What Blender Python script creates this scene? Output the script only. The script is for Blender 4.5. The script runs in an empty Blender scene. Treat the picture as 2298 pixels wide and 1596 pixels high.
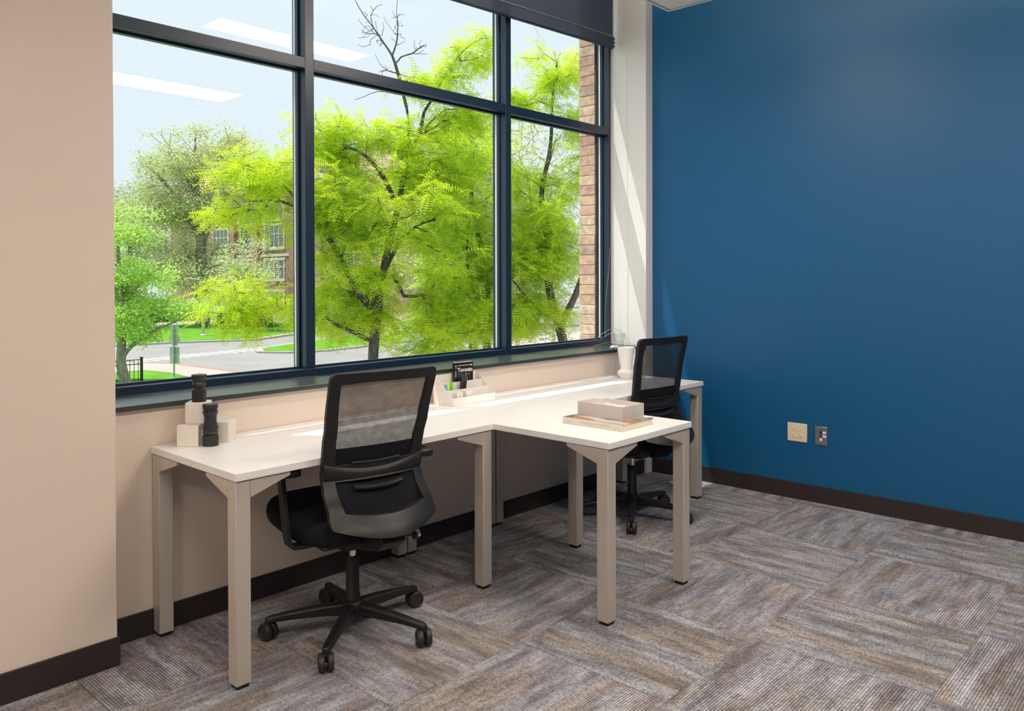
import bpy, bmesh, math, random
import numpy as np
from mathutils import Vector, Matrix, Euler, Quaternion

sc = bpy.context.scene
COL = sc.collection
PI = math.pi

# ------------------------------------------------------------------ camera
cam_d = bpy.data.cameras.new('camera')
cam = bpy.data.objects.new('camera', cam_d)
COL.objects.link(cam)
F_PX, YAW, PITCH, ROLL = 1785.8, math.radians(42.6466), math.radians(-0.58464), math.radians(-0.15225)
cam_d.sensor_fit = 'HORIZONTAL'
cam_d.sensor_width = 36.0
cam_d.lens = 36.0 * F_PX / 2298.0
cam_d.shift_x = 0.0
cam_d.shift_y = -(798.0 - 641.81) / 2298.0
cam_d.clip_end = 600
fw = Vector((math.cos(YAW) * math.cos(PITCH), math.sin(YAW) * math.cos(PITCH), math.sin(PITCH)))
rt = Vector((math.sin(YAW), -math.cos(YAW), 0))
up = rt.cross(fw)
rt2 = rt * math.cos(ROLL) + up * math.sin(ROLL)
up2 = -rt * math.sin(ROLL) + up * math.cos(ROLL)
cm = Matrix((rt2, up2, -fw)).transposed().to_4x4()
cm.translation = (0, 0, 1.4)
cam.matrix_world = cm
sc.camera = cam

# ------------------------------------------------------------------ world, sun, exposure
SKY = 1.06
SUN = 5.2
LAMP = 33.0
LAMP_COL = (1.0, 0.87, 0.74)
w = bpy.data.worlds.new('sky')
sc.world = w
w.use_nodes = True
nt = w.node_tree
nt.nodes.clear()
wo = nt.nodes.new('ShaderNodeOutputWorld')
bg = nt.nodes.new('ShaderNodeBackground')
tc = nt.nodes.new('ShaderNodeTexCoord')
sp = nt.nodes.new('ShaderNodeSeparateXYZ')
rp = nt.nodes.new('ShaderNodeValToRGB')
rp.color_ramp.elements[0].position = 0.0
rp.color_ramp.elements[0].color = (0.78, 0.88, 0.96, 1)
rp.color_ramp.elements[1].position = 0.5
rp.color_ramp.elements[1].color = (0.80, 0.91, 0.98, 1)
nt.links.new(tc.outputs['Generated'], sp.inputs[0])
nt.links.new(sp.outputs['Z'], rp.inputs[0])
nt.links.new(rp.outputs[0], bg.inputs[0])
bg.inputs[1].default_value = SKY
nt.links.new(bg.outputs[0], wo.inputs[0])

sun_d = bpy.data.lights.new('sun', 'SUN')
sun_d.energy = SUN
sun_d.angle = math.radians(0.6)
sun_d.color = (1.0, 0.95, 0.86)
sun = bpy.data.objects.new('sun', sun_d)
COL.objects.link(sun)
sun.rotation_euler = Vector((-0.92, 1.0, 3.55)).to_track_quat('Z', 'Y').to_euler()
sun.location = (-5, 12, 30)

sc.view_settings.view_transform = 'Standard'
sc.view_settings.look = 'None'
sc.view_settings.gamma = 1.0
sc.view_settings.use_curve_mapping = False
sc.view_settings.exposure = 0.0
sc.cycles.use_denoising = True
sc.cycles.max_bounces = 7
sc.cycles.diffuse_bounces = 5
sc.cycles.transmission_bounces = 5
sc.cycles.use_adaptive_sampling = True
sc.cycles.adaptive_threshold = 0.025
sc.cycles.glossy_bounces = 4
sc.cycles.transparent_max_bounces = 14
sc.cycles.caustics_reflective = False
sc.cycles.caustics_refractive = False
sc.cycles.sample_clamp_indirect = 6.0

# ------------------------------------------------------------------ materials
def mat(name, col, rough=0.5, metal=0.0, spec=0.5, bump=0.0, bscale=200.0, var=0.0, vscale=8.0):
    m = bpy.data.materials.new(name)
    m.use_nodes = True
    n = m.node_tree.nodes
    L = m.node_tree.links
    p = n['Principled BSDF']
    p.inputs['Base Color'].default_value = (*col, 1)
    p.inputs['Roughness'].default_value = rough
    p.inputs['Metallic'].default_value = metal
    p.inputs['Specular IOR Level'].default_value = spec
    if bump or var:
        t = n.new('ShaderNodeTexCoord')
    if bump:
        ns = n.new('ShaderNodeTexNoise'); ns.inputs['Scale'].default_value = bscale
        ns.inputs['Detail'].default_value = 3
        b = n.new('ShaderNodeBump'); b.inputs['Strength'].default_value = bump; b.inputs['Distance'].default_value = 0.002
        L.new(t.outputs['Object'], ns.inputs['Vector']); L.new(ns.outputs['Fac'], b.inputs['Height'])
        L.new(b.outputs[0], p.inputs['Normal'])
    if var:
        ns2 = n.new('ShaderNodeTexNoise'); ns2.inputs['Scale'].default_value = vscale; ns2.inputs['Detail'].default_value = 4
        L.new(t.outputs['Object'], ns2.inputs['Vector'])
        r = n.new('ShaderNodeMapRange'); r.inputs[1].default_value = 0.3; r.inputs[2].default_value = 0.7
        r.inputs[3].default_value = 1 - var; r.inputs[4].default_value = 1 + var
        L.new(ns2.outputs['Fac'], r.inputs[0])
        mx = n.new('ShaderNodeVectorMath'); mx.operation = 'SCALE'
        mx.inputs[0].default_value = col
        L.new(r.outputs[0], mx.inputs['Scale']); L.new(mx.outputs[0], p.inputs['Base Color'])
    return m

def nd(m, kind, **kw):
    x = m.node_tree.nodes.new(kind)
    for k, v in kw.items():
        setattr(x, k, v)
    return x

def mth(m, op, a, b=None, c=None):
    x = m.node_tree.nodes.new('ShaderNodeMath'); x.operation = op
    for i, v in enumerate((a, b, c)):
        if v is None: continue
        if isinstance(v, (int, float)): x.inputs[i].default_value = v
        else: m.node_tree.links.new(v, x.inputs[i])
    return x.outputs[0]

def comb(m, a, b, c):
    x = m.node_tree.nodes.new('ShaderNodeCombineXYZ')
    for i, v in enumerate((a, b, c)):
        if isinstance(v, (int, float)): x.inputs[i].default_value = v
        else: m.node_tree.links.new(v, x.inputs[i])
    return x.outputs[0]

def mixc(m, f, a, b):
    x = m.node_tree.nodes.new('ShaderNodeMix'); x.data_type = 'RGBA'
    if isinstance(f, (int, float)): x.inputs[0].default_value = f
    else: m.node_tree.links.new(f, x.inputs[0])
    for i, v in ((6, a), (7, b)):
        if isinstance(v, tuple): x.inputs[i].default_value = (*v, 1)
        else: m.node_tree.links.new(v, x.inputs[i])
    return x.outputs[2]

M = {}
M['wall'] = mat('wall_paint', (0.80, 0.69, 0.60), 0.55, spec=0.35, bump=0.06, bscale=260)
M['wallgrey'] = mat('grey_wall_paint', (0.36, 0.33, 0.31), 0.6)  # for the unseen walls, grey chosen to cut bounced light
M['jamb'] = mat('jamb_paint', (0.90, 0.90, 0.89), 0.5, spec=0.35, bump=0.05, bscale=260)
M['blue'] = mat('blue_paint', (0.002, 0.098, 0.255), 0.46, spec=0.5, bump=0.08, bscale=240)
M['ceil'] = mat('ceiling_paint', (0.80, 0.79, 0.75), 0.8)
M['cloud'] = mat('ceiling_panel', (0.84, 0.83, 0.79), 0.75, bump=0.1, bscale=400)
M['base'] = mat('rubber_baseboard', (0.032, 0.025, 0.025), 0.5, spec=0.4)
M['frame'] = mat('window_frame_black', (0.007, 0.024, 0.052), 0.36, spec=0.6)
M['stopglint'] = mat('stop_glint', (0.75, 0.78, 0.78), 0.35, metal=0.3)  # pale colour stands for the bright reflection at the glass stop
M['sill'] = mat('sill_black', (0.030, 0.038, 0.042), 0.30, spec=1.0)
M['desk'] = mat('white_laminate', (0.90, 0.89, 0.89), 0.36, spec=0.5)
M['steel'] = mat('taupe_metal', (0.60, 0.55, 0.50), 0.42, metal=0.3)
M['black'] = mat('black_plastic', (0.009, 0.009, 0.011), 0.45, spec=0.5)
M['dark'] = mat('black_fabric', (0.010, 0.011, 0.016), 0.9, spec=0.2, bump=0.4, bscale=500)
M['frameplastic'] = mat('charcoal_plastic', (0.012, 0.013, 0.0145), 0.45, spec=0.45, bump=0.1, bscale=700)
M['chrome'] = mat('chrome', (0.75, 0.75, 0.76), 0.18, metal=1.0)
M['wheel'] = mat('caster_tread', (0.025, 0.023, 0.022), 0.5)
M['wax'] = mat('black_wax', (0.022, 0.022, 0.023), 0.45, spec=0.5, var=0.25, vscale=60)
M['ceramic'] = mat('white_ceramic', (0.86, 0.84, 0.81), 0.4)
M['cream'] = mat('cream_plaster', (0.83, 0.77, 0.70), 0.55, var=0.03, vscale=30)
M['plasticw'] = mat('white_plastic', (0.91, 0.88, 0.84), 0.4)
M['paper'] = mat('book_pages', (0.86, 0.77, 0.66), 0.8, var=0.05, vscale=120)
M['cover'] = mat('book_cover', (0.78, 0.71, 0.62), 0.5)
M['boxgrey'] = mat('grey_box', (0.66, 0.61, 0.59), 0.6)
M['boxin'] = mat('pale_lining', (0.80, 0.74, 0.73), 0.6)
M['ivory'] = mat('ivory_plastic', (0.80, 0.70, 0.50), 0.4)
M['ivory2'] = mat('ivory_receptacle', (0.86, 0.78, 0.60), 0.35)
M['hole'] = mat('dark_slot', (0.03, 0.025, 0.02), 0.6)
M['plategrey'] = mat('brushed_plate', (0.42, 0.43, 0.46), 0.35, metal=0.8)
M['bluejack'] = mat('blue_jack', (0.02, 0.04, 0.25), 0.4)
M['labelw'] = mat('white_label', (0.85, 0.85, 0.85), 0.6)
M['green'] = mat('green_marker', (0.12, 0.62, 0.04), 0.35)
M['yellow'] = mat('yellow_marker', (0.75, 0.80, 0.05), 0.35)
M['bluem'] = mat('blue_marker', (0.15, 0.45, 0.80), 0.35)
M['silverpen'] = mat('silver_trim', (0.65, 0.65, 0.66), 0.3, metal=0.8)
M['bookblack'] = mat('black_cover', (0.012, 0.010, 0.012), 0.35)
M['inkw'] = mat('white_ink', (0.88, 0.86, 0.84), 0.5)
M['inkr'] = mat('red_ink', (0.75, 0.16, 0.16), 0.5)
M['inkp'] = mat('pink_ink', (0.62, 0.35, 0.42), 0.5)
M['inkg'] = mat('faint_ink', (0.55, 0.47, 0.38), 0.6)
M['cord'] = mat('white_cord', (0.86, 0.86, 0.85), 0.5)
M['cable'] = mat('clear_cable', (0.42, 0.40, 0.36), 0.3)
M['asphalt'] = mat('asphalt', (0.30, 0.288, 0.284), 0.9, var=0.08, vscale=0.35)
M['concrete'] = mat('concrete', (0.44, 0.395, 0.36), 0.9, var=0.05, vscale=0.6)
M['curbred'] = mat('red_curb', (0.40, 0.24, 0.20), 0.9, var=0.08, vscale=0.8)
M['stripe'] = mat('road_paint', (0.80, 0.80, 0.79), 0.8)
M['grass'] = mat('lawn', (0.13, 0.33, 0.03), 0.95, spec=0.1, var=0.22, vscale=1.2)
M['fence'] = mat('fence_black', (0.035, 0.04, 0.03), 0.5)
M['signback'] = mat('sign_back', (0.60, 0.65, 0.68), 0.45, metal=0.4)
M['signback2'] = mat('sign_back_pale', (0.72, 0.74, 0.73), 0.5, metal=0.2)
M['pole'] = mat('sign_pole', (0.30, 0.40, 0.46), 0.5, metal=0.5)
M['galv'] = mat('galvanised', (0.50, 0.48, 0.45), 0.5, metal=0.5)
M['roof'] = mat('roof_tiles', (0.42, 0.29, 0.25), 0.9, var=0.12, vscale=0.8)
M['lime'] = mat('limestone', (0.70, 0.64, 0.56), 0.85)
M['mull'] = mat('window_dark_frame', (0.05, 0.06, 0.06), 0.5)
M['acunit'] = mat('ac_unit', (0.75, 0.74, 0.72), 0.6)
M['mortar'] = mat('mortar', (0.50, 0.43, 0.36), 0.95, bump=0.4, bscale=90)
M['farpane'] = mat('far_glass', (0.10, 0.13, 0.13), 0.12, spec=0.9)
M['hemline'] = mat('blind_seam', (0.22, 0.28, 0.28), 0.5)
M['hem'] = mat('blind_hem', (0.03, 0.045, 0.075), 0.5)

def mk_bark(name, a, b, s):
    m = bpy.data.materials.new(name); m.use_nodes = True
    p = m.node_tree.nodes['Principled BSDF']; L = m.node_tree.links
    t = nd(m, 'ShaderNodeTexCoord'); mp = nd(m, 'ShaderNodeMapping'); mp.inputs['Scale'].default_value = (s, s, s * 0.22)
    ns = nd(m, 'ShaderNodeTexNoise'); ns.inputs['Scale'].default_value = 1; ns.inputs['Detail'].default_value = 5
    L.new(t.outputs['Object'], mp.inputs[0]); L.new(mp.outputs[0], ns.inputs['Vector'])
    rr = nd(m, 'ShaderNodeMapRange'); rr.inputs[1].default_value = .35; rr.inputs[2].default_value = .65
    L.new(ns.outputs['Fac'], rr.inputs[0])
    L.new(mixc(m, rr.outputs[0], a, b), p.inputs['Base Color'])
    p.inputs['Roughness'].default_value = 0.95
    bp = nd(m, 'ShaderNodeBump'); bp.inputs['Strength'].default_value = 0.7; bp.inputs['Distance'].default_value = 0.02
    L.new(ns.outputs['Fac'], bp.inputs['Height']); L.new(bp.outputs[0], p.inputs['Normal'])
    return m
M['bark'] = mk_bark('locust_bark', (0.055, 0.045, 0.038), (0.16, 0.135, 0.11), 30)
M['barkpale'] = mk_bark('pale_bark', (0.20, 0.18, 0.15), (0.36, 0.34, 0.29), 12)
M['barkgrey'] = mk_bark('grey_bark', (0.15, 0.125, 0.11), (0.30, 0.27, 0.25), 3)

def mk_leaf(name, c1, c2, trans):
    m = bpy.data.materials.new(name); m.use_nodes = True
    n = m.node_tree.nodes; L = m.node_tree.links
    n.clear()
    o = nd(m, 'ShaderNodeOutputMaterial')
    g = nd(m, 'ShaderNodeNewGeometry')
    c = mixc(m, g.outputs['Random Per Island'], c1, c2)
    d = nd(m, 'ShaderNodeBsdfDiffuse'); t = nd(m, 'ShaderNodeBsdfTranslucent')
    L.new(c, d.inputs[0]); L.new(c, t.inputs[0])
    x = nd(m, 'ShaderNodeMixShader'); x.inputs[0].default_value = trans
    L.new(d.outputs[0], x.inputs[1]); L.new(t.outputs[0], x.inputs[2])
    gl = nd(m, 'ShaderNodeBsdfGlossy'); gl.inputs['Roughness'].default_value = 0.45
    x2 = nd(m, 'ShaderNodeMixShader'); x2.inputs[0].default_value = 0.04
    L.new(x.outputs[0], x2.inputs[1]); L.new(gl.outputs[0], x2.inputs[2])
    L.new(x2.outputs[0], o.inputs[0])
    return m
M['locust'] = mk_leaf('locust_leaf', (0.52, 0.71, 0.018), (0.84, 0.95, 0.06), 0.56)
M['locust2'] = mk_leaf('locust_leaf_deep', (0.48, 0.68, 0.025), (0.76, 0.92, 0.08), 0.56)
M['ginkgo'] = mk_leaf('fresh_leaf', (0.46, 0.72, 0.13), (0.72, 0.90, 0.28), 0.55)
M['olive'] = mk_leaf('olive_leaf', (0.54, 0.62, 0.27), (0.78, 0.82, 0.48), 0.55)
M['olive2'] = mk_leaf('pale_leaf', (0.42, 0.50, 0.28), (0.62, 0.68, 0.44), 0.45)
M['hedge'] = mk_leaf('hedge_leaf', (0.05, 0.13, 0.03), (0.16, 0.30, 0.06), 0.25)

def mk_glass(name, f0):
    # thin pane: clear with a Schlick mirror reflection, the same from both sides
    m = bpy.data.materials.new(name); m.use_nodes = True
    n = m.node_tree.nodes; L = m.node_tree.links; n.clear()
    o = nd(m, 'ShaderNodeOutputMaterial'); ge = nd(m, 'ShaderNodeNewGeometry')
    dt = nd(m, 'ShaderNodeVectorMath', operation='DOT_PRODUCT'); L.new(ge.outputs['Normal'], dt.inputs[0]); L.new(ge.outputs['Incoming'], dt.inputs[1])
    c = mth(m, 'SUBTRACT', 1.0, mth(m, 'ABSOLUTE', dt.outputs['Value']))
    fr = mth(m, 'ADD', f0, mth(m, 'MULTIPLY', mth(m, 'POWER', c, 5.0), 1 - f0))
    t = nd(m, 'ShaderNodeBsdfTransparent'); t.inputs[0].default_value = (0.97, 0.985, 0.98, 1)
    g = nd(m, 'ShaderNodeBsdfGlossy'); g.inputs['Roughness'].default_value = 0.0
    x = nd(m, 'ShaderNodeMixShader')
    L.new(fr, x.inputs[0]); L.new(t.outputs[0], x.inputs[1]); L.new(g.outputs[0], x.inputs[2])
    L.new(x.outputs[0], o.inputs[0])
    return m
M['glass'] = mk_glass('window_glass', 0.035)
M['vaseglass'] = mk_glass('clear_glass', 0.07)

def mk_emit(name, col, s):
    m = bpy.data.materials.new(name); m.use_nodes = True
    n = m.node_tree.nodes; n.clear()
    o = nd(m, 'ShaderNodeOutputMaterial'); e = nd(m, 'ShaderNodeEmission')
    e.inputs[0].default_value = (*col, 1); e.inputs[1].default_value = s
    m.node_tree.links.new(e.outputs[0], o.inputs[0])
    return m
M['lamp'] = mk_emit('lamp_diffuser', LAMP_COL, LAMP)

def mk_mesh():
    m = bpy.data.materials.new('chair_mesh_fabric'); m.use_nodes = True
    n = m.node_tree.nodes; L = m.node_tree.links; n.clear()
    o = nd(m, 'ShaderNodeOutputMaterial'); t = nd(m, 'ShaderNodeTexCoord'); s = nd(m, 'ShaderNodeSeparateXYZ')
    L.new(t.outputs['Object'], s.inputs[0])
    fz = mth(m, 'FRACT', mth(m, 'DIVIDE', s.outputs['Z'], 0.0046))
    row = mth(m, 'LESS_THAN', fz, 0.5)
    ns = nd(m, 'ShaderNodeTexNoise'); ns.inputs['Scale'].default_value = 35; ns.inputs['Detail'].default_value = 2
    L.new(t.outputs['Object'], ns.inputs['Vector'])
    op = mth(m, 'ADD', mth(m, 'MULTIPLY', row, 0.17), mth(m, 'MULTIPLY', ns.outputs['Fac'], 0.20))
    d = nd(m, 'ShaderNodeBsdfPrincipled'); d.inputs['Base Color'].default_value = (0.02, 0.02, 0.026, 1); d.inputs['Roughness'].default_value = 0.7
    tr = nd(m, 'ShaderNodeBsdfTransparent')
    x = nd(m, 'ShaderNodeMixShader'); L.new(op, x.inputs[0])
    L.new(d.outputs[0], x.inputs[1]); L.new(tr.outputs[0], x.inputs[2]); L.new(x.outputs[0], o.inputs[0])
    return m
M['chairmesh'] = mk_mesh()

def mk_blind():
    m = bpy.data.materials.new('blind_screen_fabric'); m.use_nodes = True
    n = m.node_tree.nodes; L = m.node_tree.links; n.clear()
    o = nd(m, 'ShaderNodeOutputMaterial')
    d = nd(m, 'ShaderNodeBsdfPrincipled'); d.inputs['Base Color'].default_value = (0.05, 0.07, 0.12, 1); d.inputs['Roughness'].default_value = 0.8
    tr = nd(m, 'ShaderNodeBsdfTransparent')
    x = nd(m, 'ShaderNodeMixShader'); x.inputs[0].default_value = 0.17
    L.new(d.outputs[0], x.inputs[1]); L.new(tr.outputs[0], x.inputs[2]); L.new(x.outputs[0], o.inputs[0])
    return m
M['blind'] = mk_blind()

def mk_carpet():
    m = bpy.data.materials.new('striped_carpet'); m.use_nodes = True
    n = m.node_tree.nodes; L = m.node_tree.links
    p = n['Principled BSDF']
    t = nd(m, 'ShaderNodeTexCoord'); s = nd(m, 'ShaderNodeSeparateXYZ'); L.new(t.outputs['Object'], s.inputs[0])
    oi = nd(m, 'ShaderNodeObjectInfo')
    r = mth(m, 'MULTIPLY', oi.outputs['Random'], 83.0)
    u, v = s.outputs['X'], s.outputs['Y']
    q = mth(m, 'DIVIDE', v, 0.0098)
    row = mth(m, 'FLOOR', q); fr = mth(m, 'FRACT', q)
    def noise(vec, det):
        x = nd(m, 'ShaderNodeTexNoise'); x.inputs['Scale'].default_value = 1; x.inputs['Detail'].default_value = det
        L.new(vec, x.inputs['Vector']); return x.outputs['Fac']
    def rng(x, a, b, c=0.0, d=1.0):
        y = nd(m, 'ShaderNodeMapRange'); L.new(x, y.inputs[0])
        for i, k in enumerate((a, b, c, d)): y.inputs[i + 1].default_value = k
        return y.outputs[0]
    streak = noise(comb(m, mth(m, 'MULTIPLY', u, 9.0), mth(m, 'MULTIPLY', row, 0.71), r), 2)
    fine = noise(comb(m, mth(m, 'MULTIPLY', u, 130.0), mth(m, 'MULTIPLY', row, 2.37), r), 1)
    patch = noise(comb(m, mth(m, 'MULTIPLY', u, 3.2), mth(m, 'MULTIPLY', v, 17.0), r), 3)
    warm = noise(comb(m, mth(m, 'MULTIPLY', u, 2.1), mth(m, 'MULTIPLY', v, 9.0), mth(m, 'ADD', r, 31.0)), 2)
    ridge = mth(m, 'SUBTRACT', 1.0, mth(m, 'ABSOLUTE', mth(m, 'SUBTRACT', mth(m, 'MULTIPLY', fr, 2.0), 1.0)))
    val = mth(m, 'ADD', mth(m, 'MULTIPLY', rng(streak, .32, .68), 0.26), mth(m, 'MULTIPLY', rng(fine, .34, .66), 0.34))
    val = mth(m, 'ADD', val, mth(m, 'MULTIPLY', mth(m, 'POWER', ridge, 1.6), 0.55))  # loop highlights painted on the row crests, darker between rows
    val = mth(m, 'MULTIPLY', val, rng(patch, .36, .62, 0.52, 1.06))
    dark = mixc(m, rng(warm, .45, .62), (0.034, 0.034, 0.045), (0.042, 0.030, 0.032))
    lite = mixc(m, rng(warm, .45, .62), (0.64, 0.65, 0.71), (0.58, 0.525, 0.50))
    L.new(mixc(m, val, dark, lite), p.inputs['Base Color'])
    p.inputs['Roughness'].default_value = 0.95
    p.inputs['Specular IOR Level'].default_value = 0.15
    b = nd(m, 'ShaderNodeBump'); b.inputs['Strength'].default_value = 0.6; b.inputs['Distance'].default_value = 0.003
    L.new(mth(m, 'ADD', ridge, mth(m, 'MULTIPLY', fine, 0.5)), b.inputs['Height']); L.new(b.outputs[0], p.inputs['Normal'])
    return m
M['carpet'] = mk_carpet()

def mk_brick():
    m = bpy.data.materials.new('pier_brick'); m.use_nodes = True
    L = m.node_tree.links; p = m.node_tree.nodes['Principled BSDF']
    oi = nd(m, 'ShaderNodeObjectInfo'); cr = nd(m, 'ShaderNodeValToRGB'); cr.color_ramp.interpolation = 'CONSTANT'
    cols = [(0.66, 0.50, 0.35), (0.62, 0.42, 0.30), (0.58, 0.36, 0.28), (0.68, 0.53, 0.38), (0.47, 0.36, 0.28), (0.65, 0.46, 0.32)]
    while len(cr.color_ramp.elements) < len(cols): cr.color_ramp.elements.new(0.5)
    for i, c in enumerate(cols):
        cr.color_ramp.elements[i].position = i / len(cols); cr.color_ramp.elements[i].color = (*c, 1)
    L.new(oi.outputs['Random'], cr.inputs[0])
    t = nd(m, 'ShaderNodeTexCoord'); ns = nd(m, 'ShaderNodeTexNoise'); ns.inputs['Scale'].default_value = 22; ns.inputs['Detail'].default_value = 4
    va = nd(m, 'ShaderNodeVectorMath'); va.operation = 'ADD'
    L.new(t.outputs['Object'], va.inputs[0]); L.new(comb(m, oi.outputs['Random'], mth(m, 'MULTIPLY', oi.outputs['Random'], 7.0), 0.0), va.inputs[1])
    L.new(va.outputs[0], ns.inputs['Vector'])
    rr = nd(m, 'ShaderNodeMapRange'); rr.inputs[1].default_value = .3; rr.inputs[2].default_value = .7; rr.inputs[3].default_value = .72; rr.inputs[4].default_value = 1.25
    L.new(ns.outputs['Fac'], rr.inputs[0])
    sv = nd(m, 'ShaderNodeVectorMath'); sv.operation = 'SCALE'; L.new(cr.outputs[0], sv.inputs[0]); L.new(rr.outputs[0], sv.inputs['Scale'])
    L.new(sv.outputs[0], p.inputs['Base Color']); p.inputs['Roughness'].default_value = 0.9
    b = nd(m, 'ShaderNodeBump'); b.inputs['Strength'].default_value = 0.5; b.inputs['Distance'].default_value = 0.006
    L.new(ns.outputs['Fac'], b.inputs['Height']); L.new(b.outputs[0], p.inputs['Normal'])
    return m
M['brick'] = mk_brick()

def mk_farbrick():
    m = bpy.data.materials.new('far_brickwork'); m.use_nodes = True
    L = m.node_tree.links; p = m.node_tree.nodes['Principled BSDF']
    t = nd(m, 'ShaderNodeTexCoord'); s = nd(m, 'ShaderNodeSeparateXYZ'); L.new(t.outputs['Object'], s.inputs[0])
    b = nd(m, 'ShaderNodeTexBrick'); b.inputs['Scale'].default_value = 1.0
    b.inputs['Brick Width'].default_value = 0.45; b.inputs['Row Height'].default_value = 0.16; b.inputs['Mortar Size'].default_value = 0.012
    b.inputs['Color1'].default_value = (0.40, 0.245, 0.175, 1); b.inputs['Color2'].default_value = (0.33, 0.19, 0.14, 1); b.inputs['Mortar'].default_value = (0.45, 0.36, 0.30, 1)
    L.new(comb(m, s.outputs['Y'], s.outputs['Z'], 0.0), b.inputs['Vector']); L.new(b.outputs[0], p.inputs['Base Color'])
    p.inputs['Roughness'].default_value = 0.9
    return m
M['farbrick'] = mk_farbrick()

def mk_coverart():
    m = bpy.data.materials.new('book_cover_photo'); m.use_nodes = True
    L = m.node_tree.links; p = m.node_tree.nodes['Principled BSDF']
    t = nd(m, 'ShaderNodeTexCoord'); mp = nd(m, 'ShaderNodeMapping'); mp.inputs['Scale'].default_value = (22, 9, 1); mp.inputs['Rotation'].default_value = (0, 0, 0.5)
    v = nd(m, 'ShaderNodeTexVoronoi'); v.inputs['Scale'].default_value = 1.0
    L.new(t.outputs['Object'], mp.inputs[0]); L.new(mp.outputs[0], v.inputs['Vector'])
    cr = nd(m, 'ShaderNodeValToRGB'); cr.color_ramp.interpolation = 'CONSTANT'
    cs = [(0.05, 0.05, 0.055), (0.33, 0.34, 0.33), (0.62, 0.58, 0.52), (0.14, 0.08, 0.05), (0.28, 0.30, 0.27), (0.42, 0.22, 0.09)]
    while len(cr.color_ramp.elements) < len(cs): cr.color_ramp.elements.new(0.5)
    for i, c in enumerate(cs):
        cr.color_ramp.elements[i].position = i / len(cs); cr.color_ramp.elements[i].color = (*c, 1)
    s = nd(m, 'ShaderNodeSeparateColor'); L.new(v.outputs['Color'], s.inputs[0]); L.new(s.outputs[0], cr.inputs[0])
    L.new(cr.outputs[0], p.inputs['Base Color']); p.inputs['Roughness'].default_value = 0.3
    return m
M['coverart'] = mk_coverart()

# ------------------------------------------------------------------ mesh helpers
class MB:
    def __init__(self): self.v = []; self.f = []
    def quadset(self, vs, fs):
        o = len(self.v); self.v += [tuple(a) for a in vs]; self.f += [tuple(i + o for i in q) for q in fs]; return self
    def box(self, x0, x1, y0, y1, z0, z1, T=None):
        vs = [Vector((x, y, z)) for z in (z0, z1) for y in (y0, y1) for x in (x0, x1)]
        if T is not None: vs = [T @ a for a in vs]
        return self.quadset(vs, [(0, 2, 3, 1), (4, 5, 7, 6), (0, 1, 5, 4), (1, 3, 7, 5), (3, 2, 6, 7), (2, 0, 4, 6)])
    def prism(self, pts, a, b, axis=2):
        n = len(pts); vs = []
        for h in (a, b):
            for p in pts:
                q = [p[0], p[1]]; q.insert(axis, h); vs.append(q)
        fs = [tuple(range(n - 1, -1, -1)), tuple(range(n, 2 * n))] + [(i, (i + 1) % n, n + (i + 1) % n, n + i) for i in range(n)]
        return self.quadset(vs, fs)
    def lathe(self, prof, n=28, c=(0, 0, 0), T=None, caps=True):
        vs = []; m = len(prof)
        for r, z in prof:
            for k in range(n):
                a = 2 * PI * k / n; p = Vector((c[0] + r * math.cos(a), c[1] + r * math.sin(a), c[2] + z))
                vs.append(T @ p if T is not None else p)
        fs = [(i * n + k, i * n + (k + 1) % n, (i + 1) * n + (k + 1) % n, (i + 1) * n + k) for i in range(m - 1) for k in range(n)]
        if caps: fs += [tuple(range(n - 1, -1, -1)), tuple((m - 1) * n + k for k in range(n))]
        return self.quadset(vs, fs)
    def tube(self, pts, rad, n=8, caps=True):
        P = [Vector(p) for p in pts]; vs = []
        R = rad if isinstance(rad, (list, tuple)) else [rad] * len(P)
        nrm = None
        for i, p in enumerate(P):
            d = (P[min(i + 1, len(P) - 1)] - P[max(i - 1, 0)]).normalized()
            if nrm is None:
                nrm = d.orthogonal().normalized()
            nrm = (nrm - d * nrm.dot(d)).normalized(); bn = d.cross(nrm)
            for k in range(n):
                a = 2 * PI * k / n; vs.append(p + (nrm * math.cos(a) + bn * math.sin(a)) * R[i])
        m = len(P)
        fs = [(i * n + k, i * n + (k + 1) % n, (i + 1) * n + (k + 1) % n, (i + 1) * n + k) for i in range(m - 1) for k in range(n)]
        if caps: fs += [tuple(range(n - 1, -1, -1)), tuple((m - 1) * n + k for k in range(n))]
        return self.quadset(vs, fs)
    def mesh(self, name, m, smooth=None):
        me = bpy.data.meshes.new(name); me.from_pydata([tuple(a) for a in self.v], [], self.f); me.update()
        bm = bmesh.new(); bm.from_mesh(me); bmesh.ops.recalc_face_normals(bm, faces=bm.faces); bm.to_mesh(me); bm.free()
        me.materials.append(m)
        if smooth is not None:
            me.shade_smooth(); me.set_sharp_from_angle(angle=math.radians(smooth))
        return me
    def build(self, name, m, parent=None, bevel=0.0, seg=2, smooth=None, label=None, loc=None):
        o = bpy.data.objects.new(name, self.mesh(name, m, smooth if smooth is not None else (35 if bevel else None)))
        COL.objects.link(o)
        if parent is not None: o.parent = parent
        if loc is not None: o.location = loc
        if bevel:
            b = o.modifiers.new('bevel', 'BEVEL'); b.width = bevel; b.segments = seg; b.limit_method = 'ANGLE'; b.angle_limit = math.radians(40)
        if label: o['label'] = label
        return o

def tag(o, label=None, cat=None, group=None, kind=None):
    if label: o['label'] = label
    if cat: o['category'] = cat
    if group: o['group'] = group
    if kind: o['kind'] = kind
    return o

def empty(name, loc, rz=0.0, **kw):
    o = bpy.data.objects.new(name, None); COL.objects.link(o)
    o.location = loc; o.rotation_euler = (0, 0, rz); o.empty_display_size = 0.1
    return tag(o, **kw)

def struct(o, label): return tag(o, label=label, kind='structure')

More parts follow.
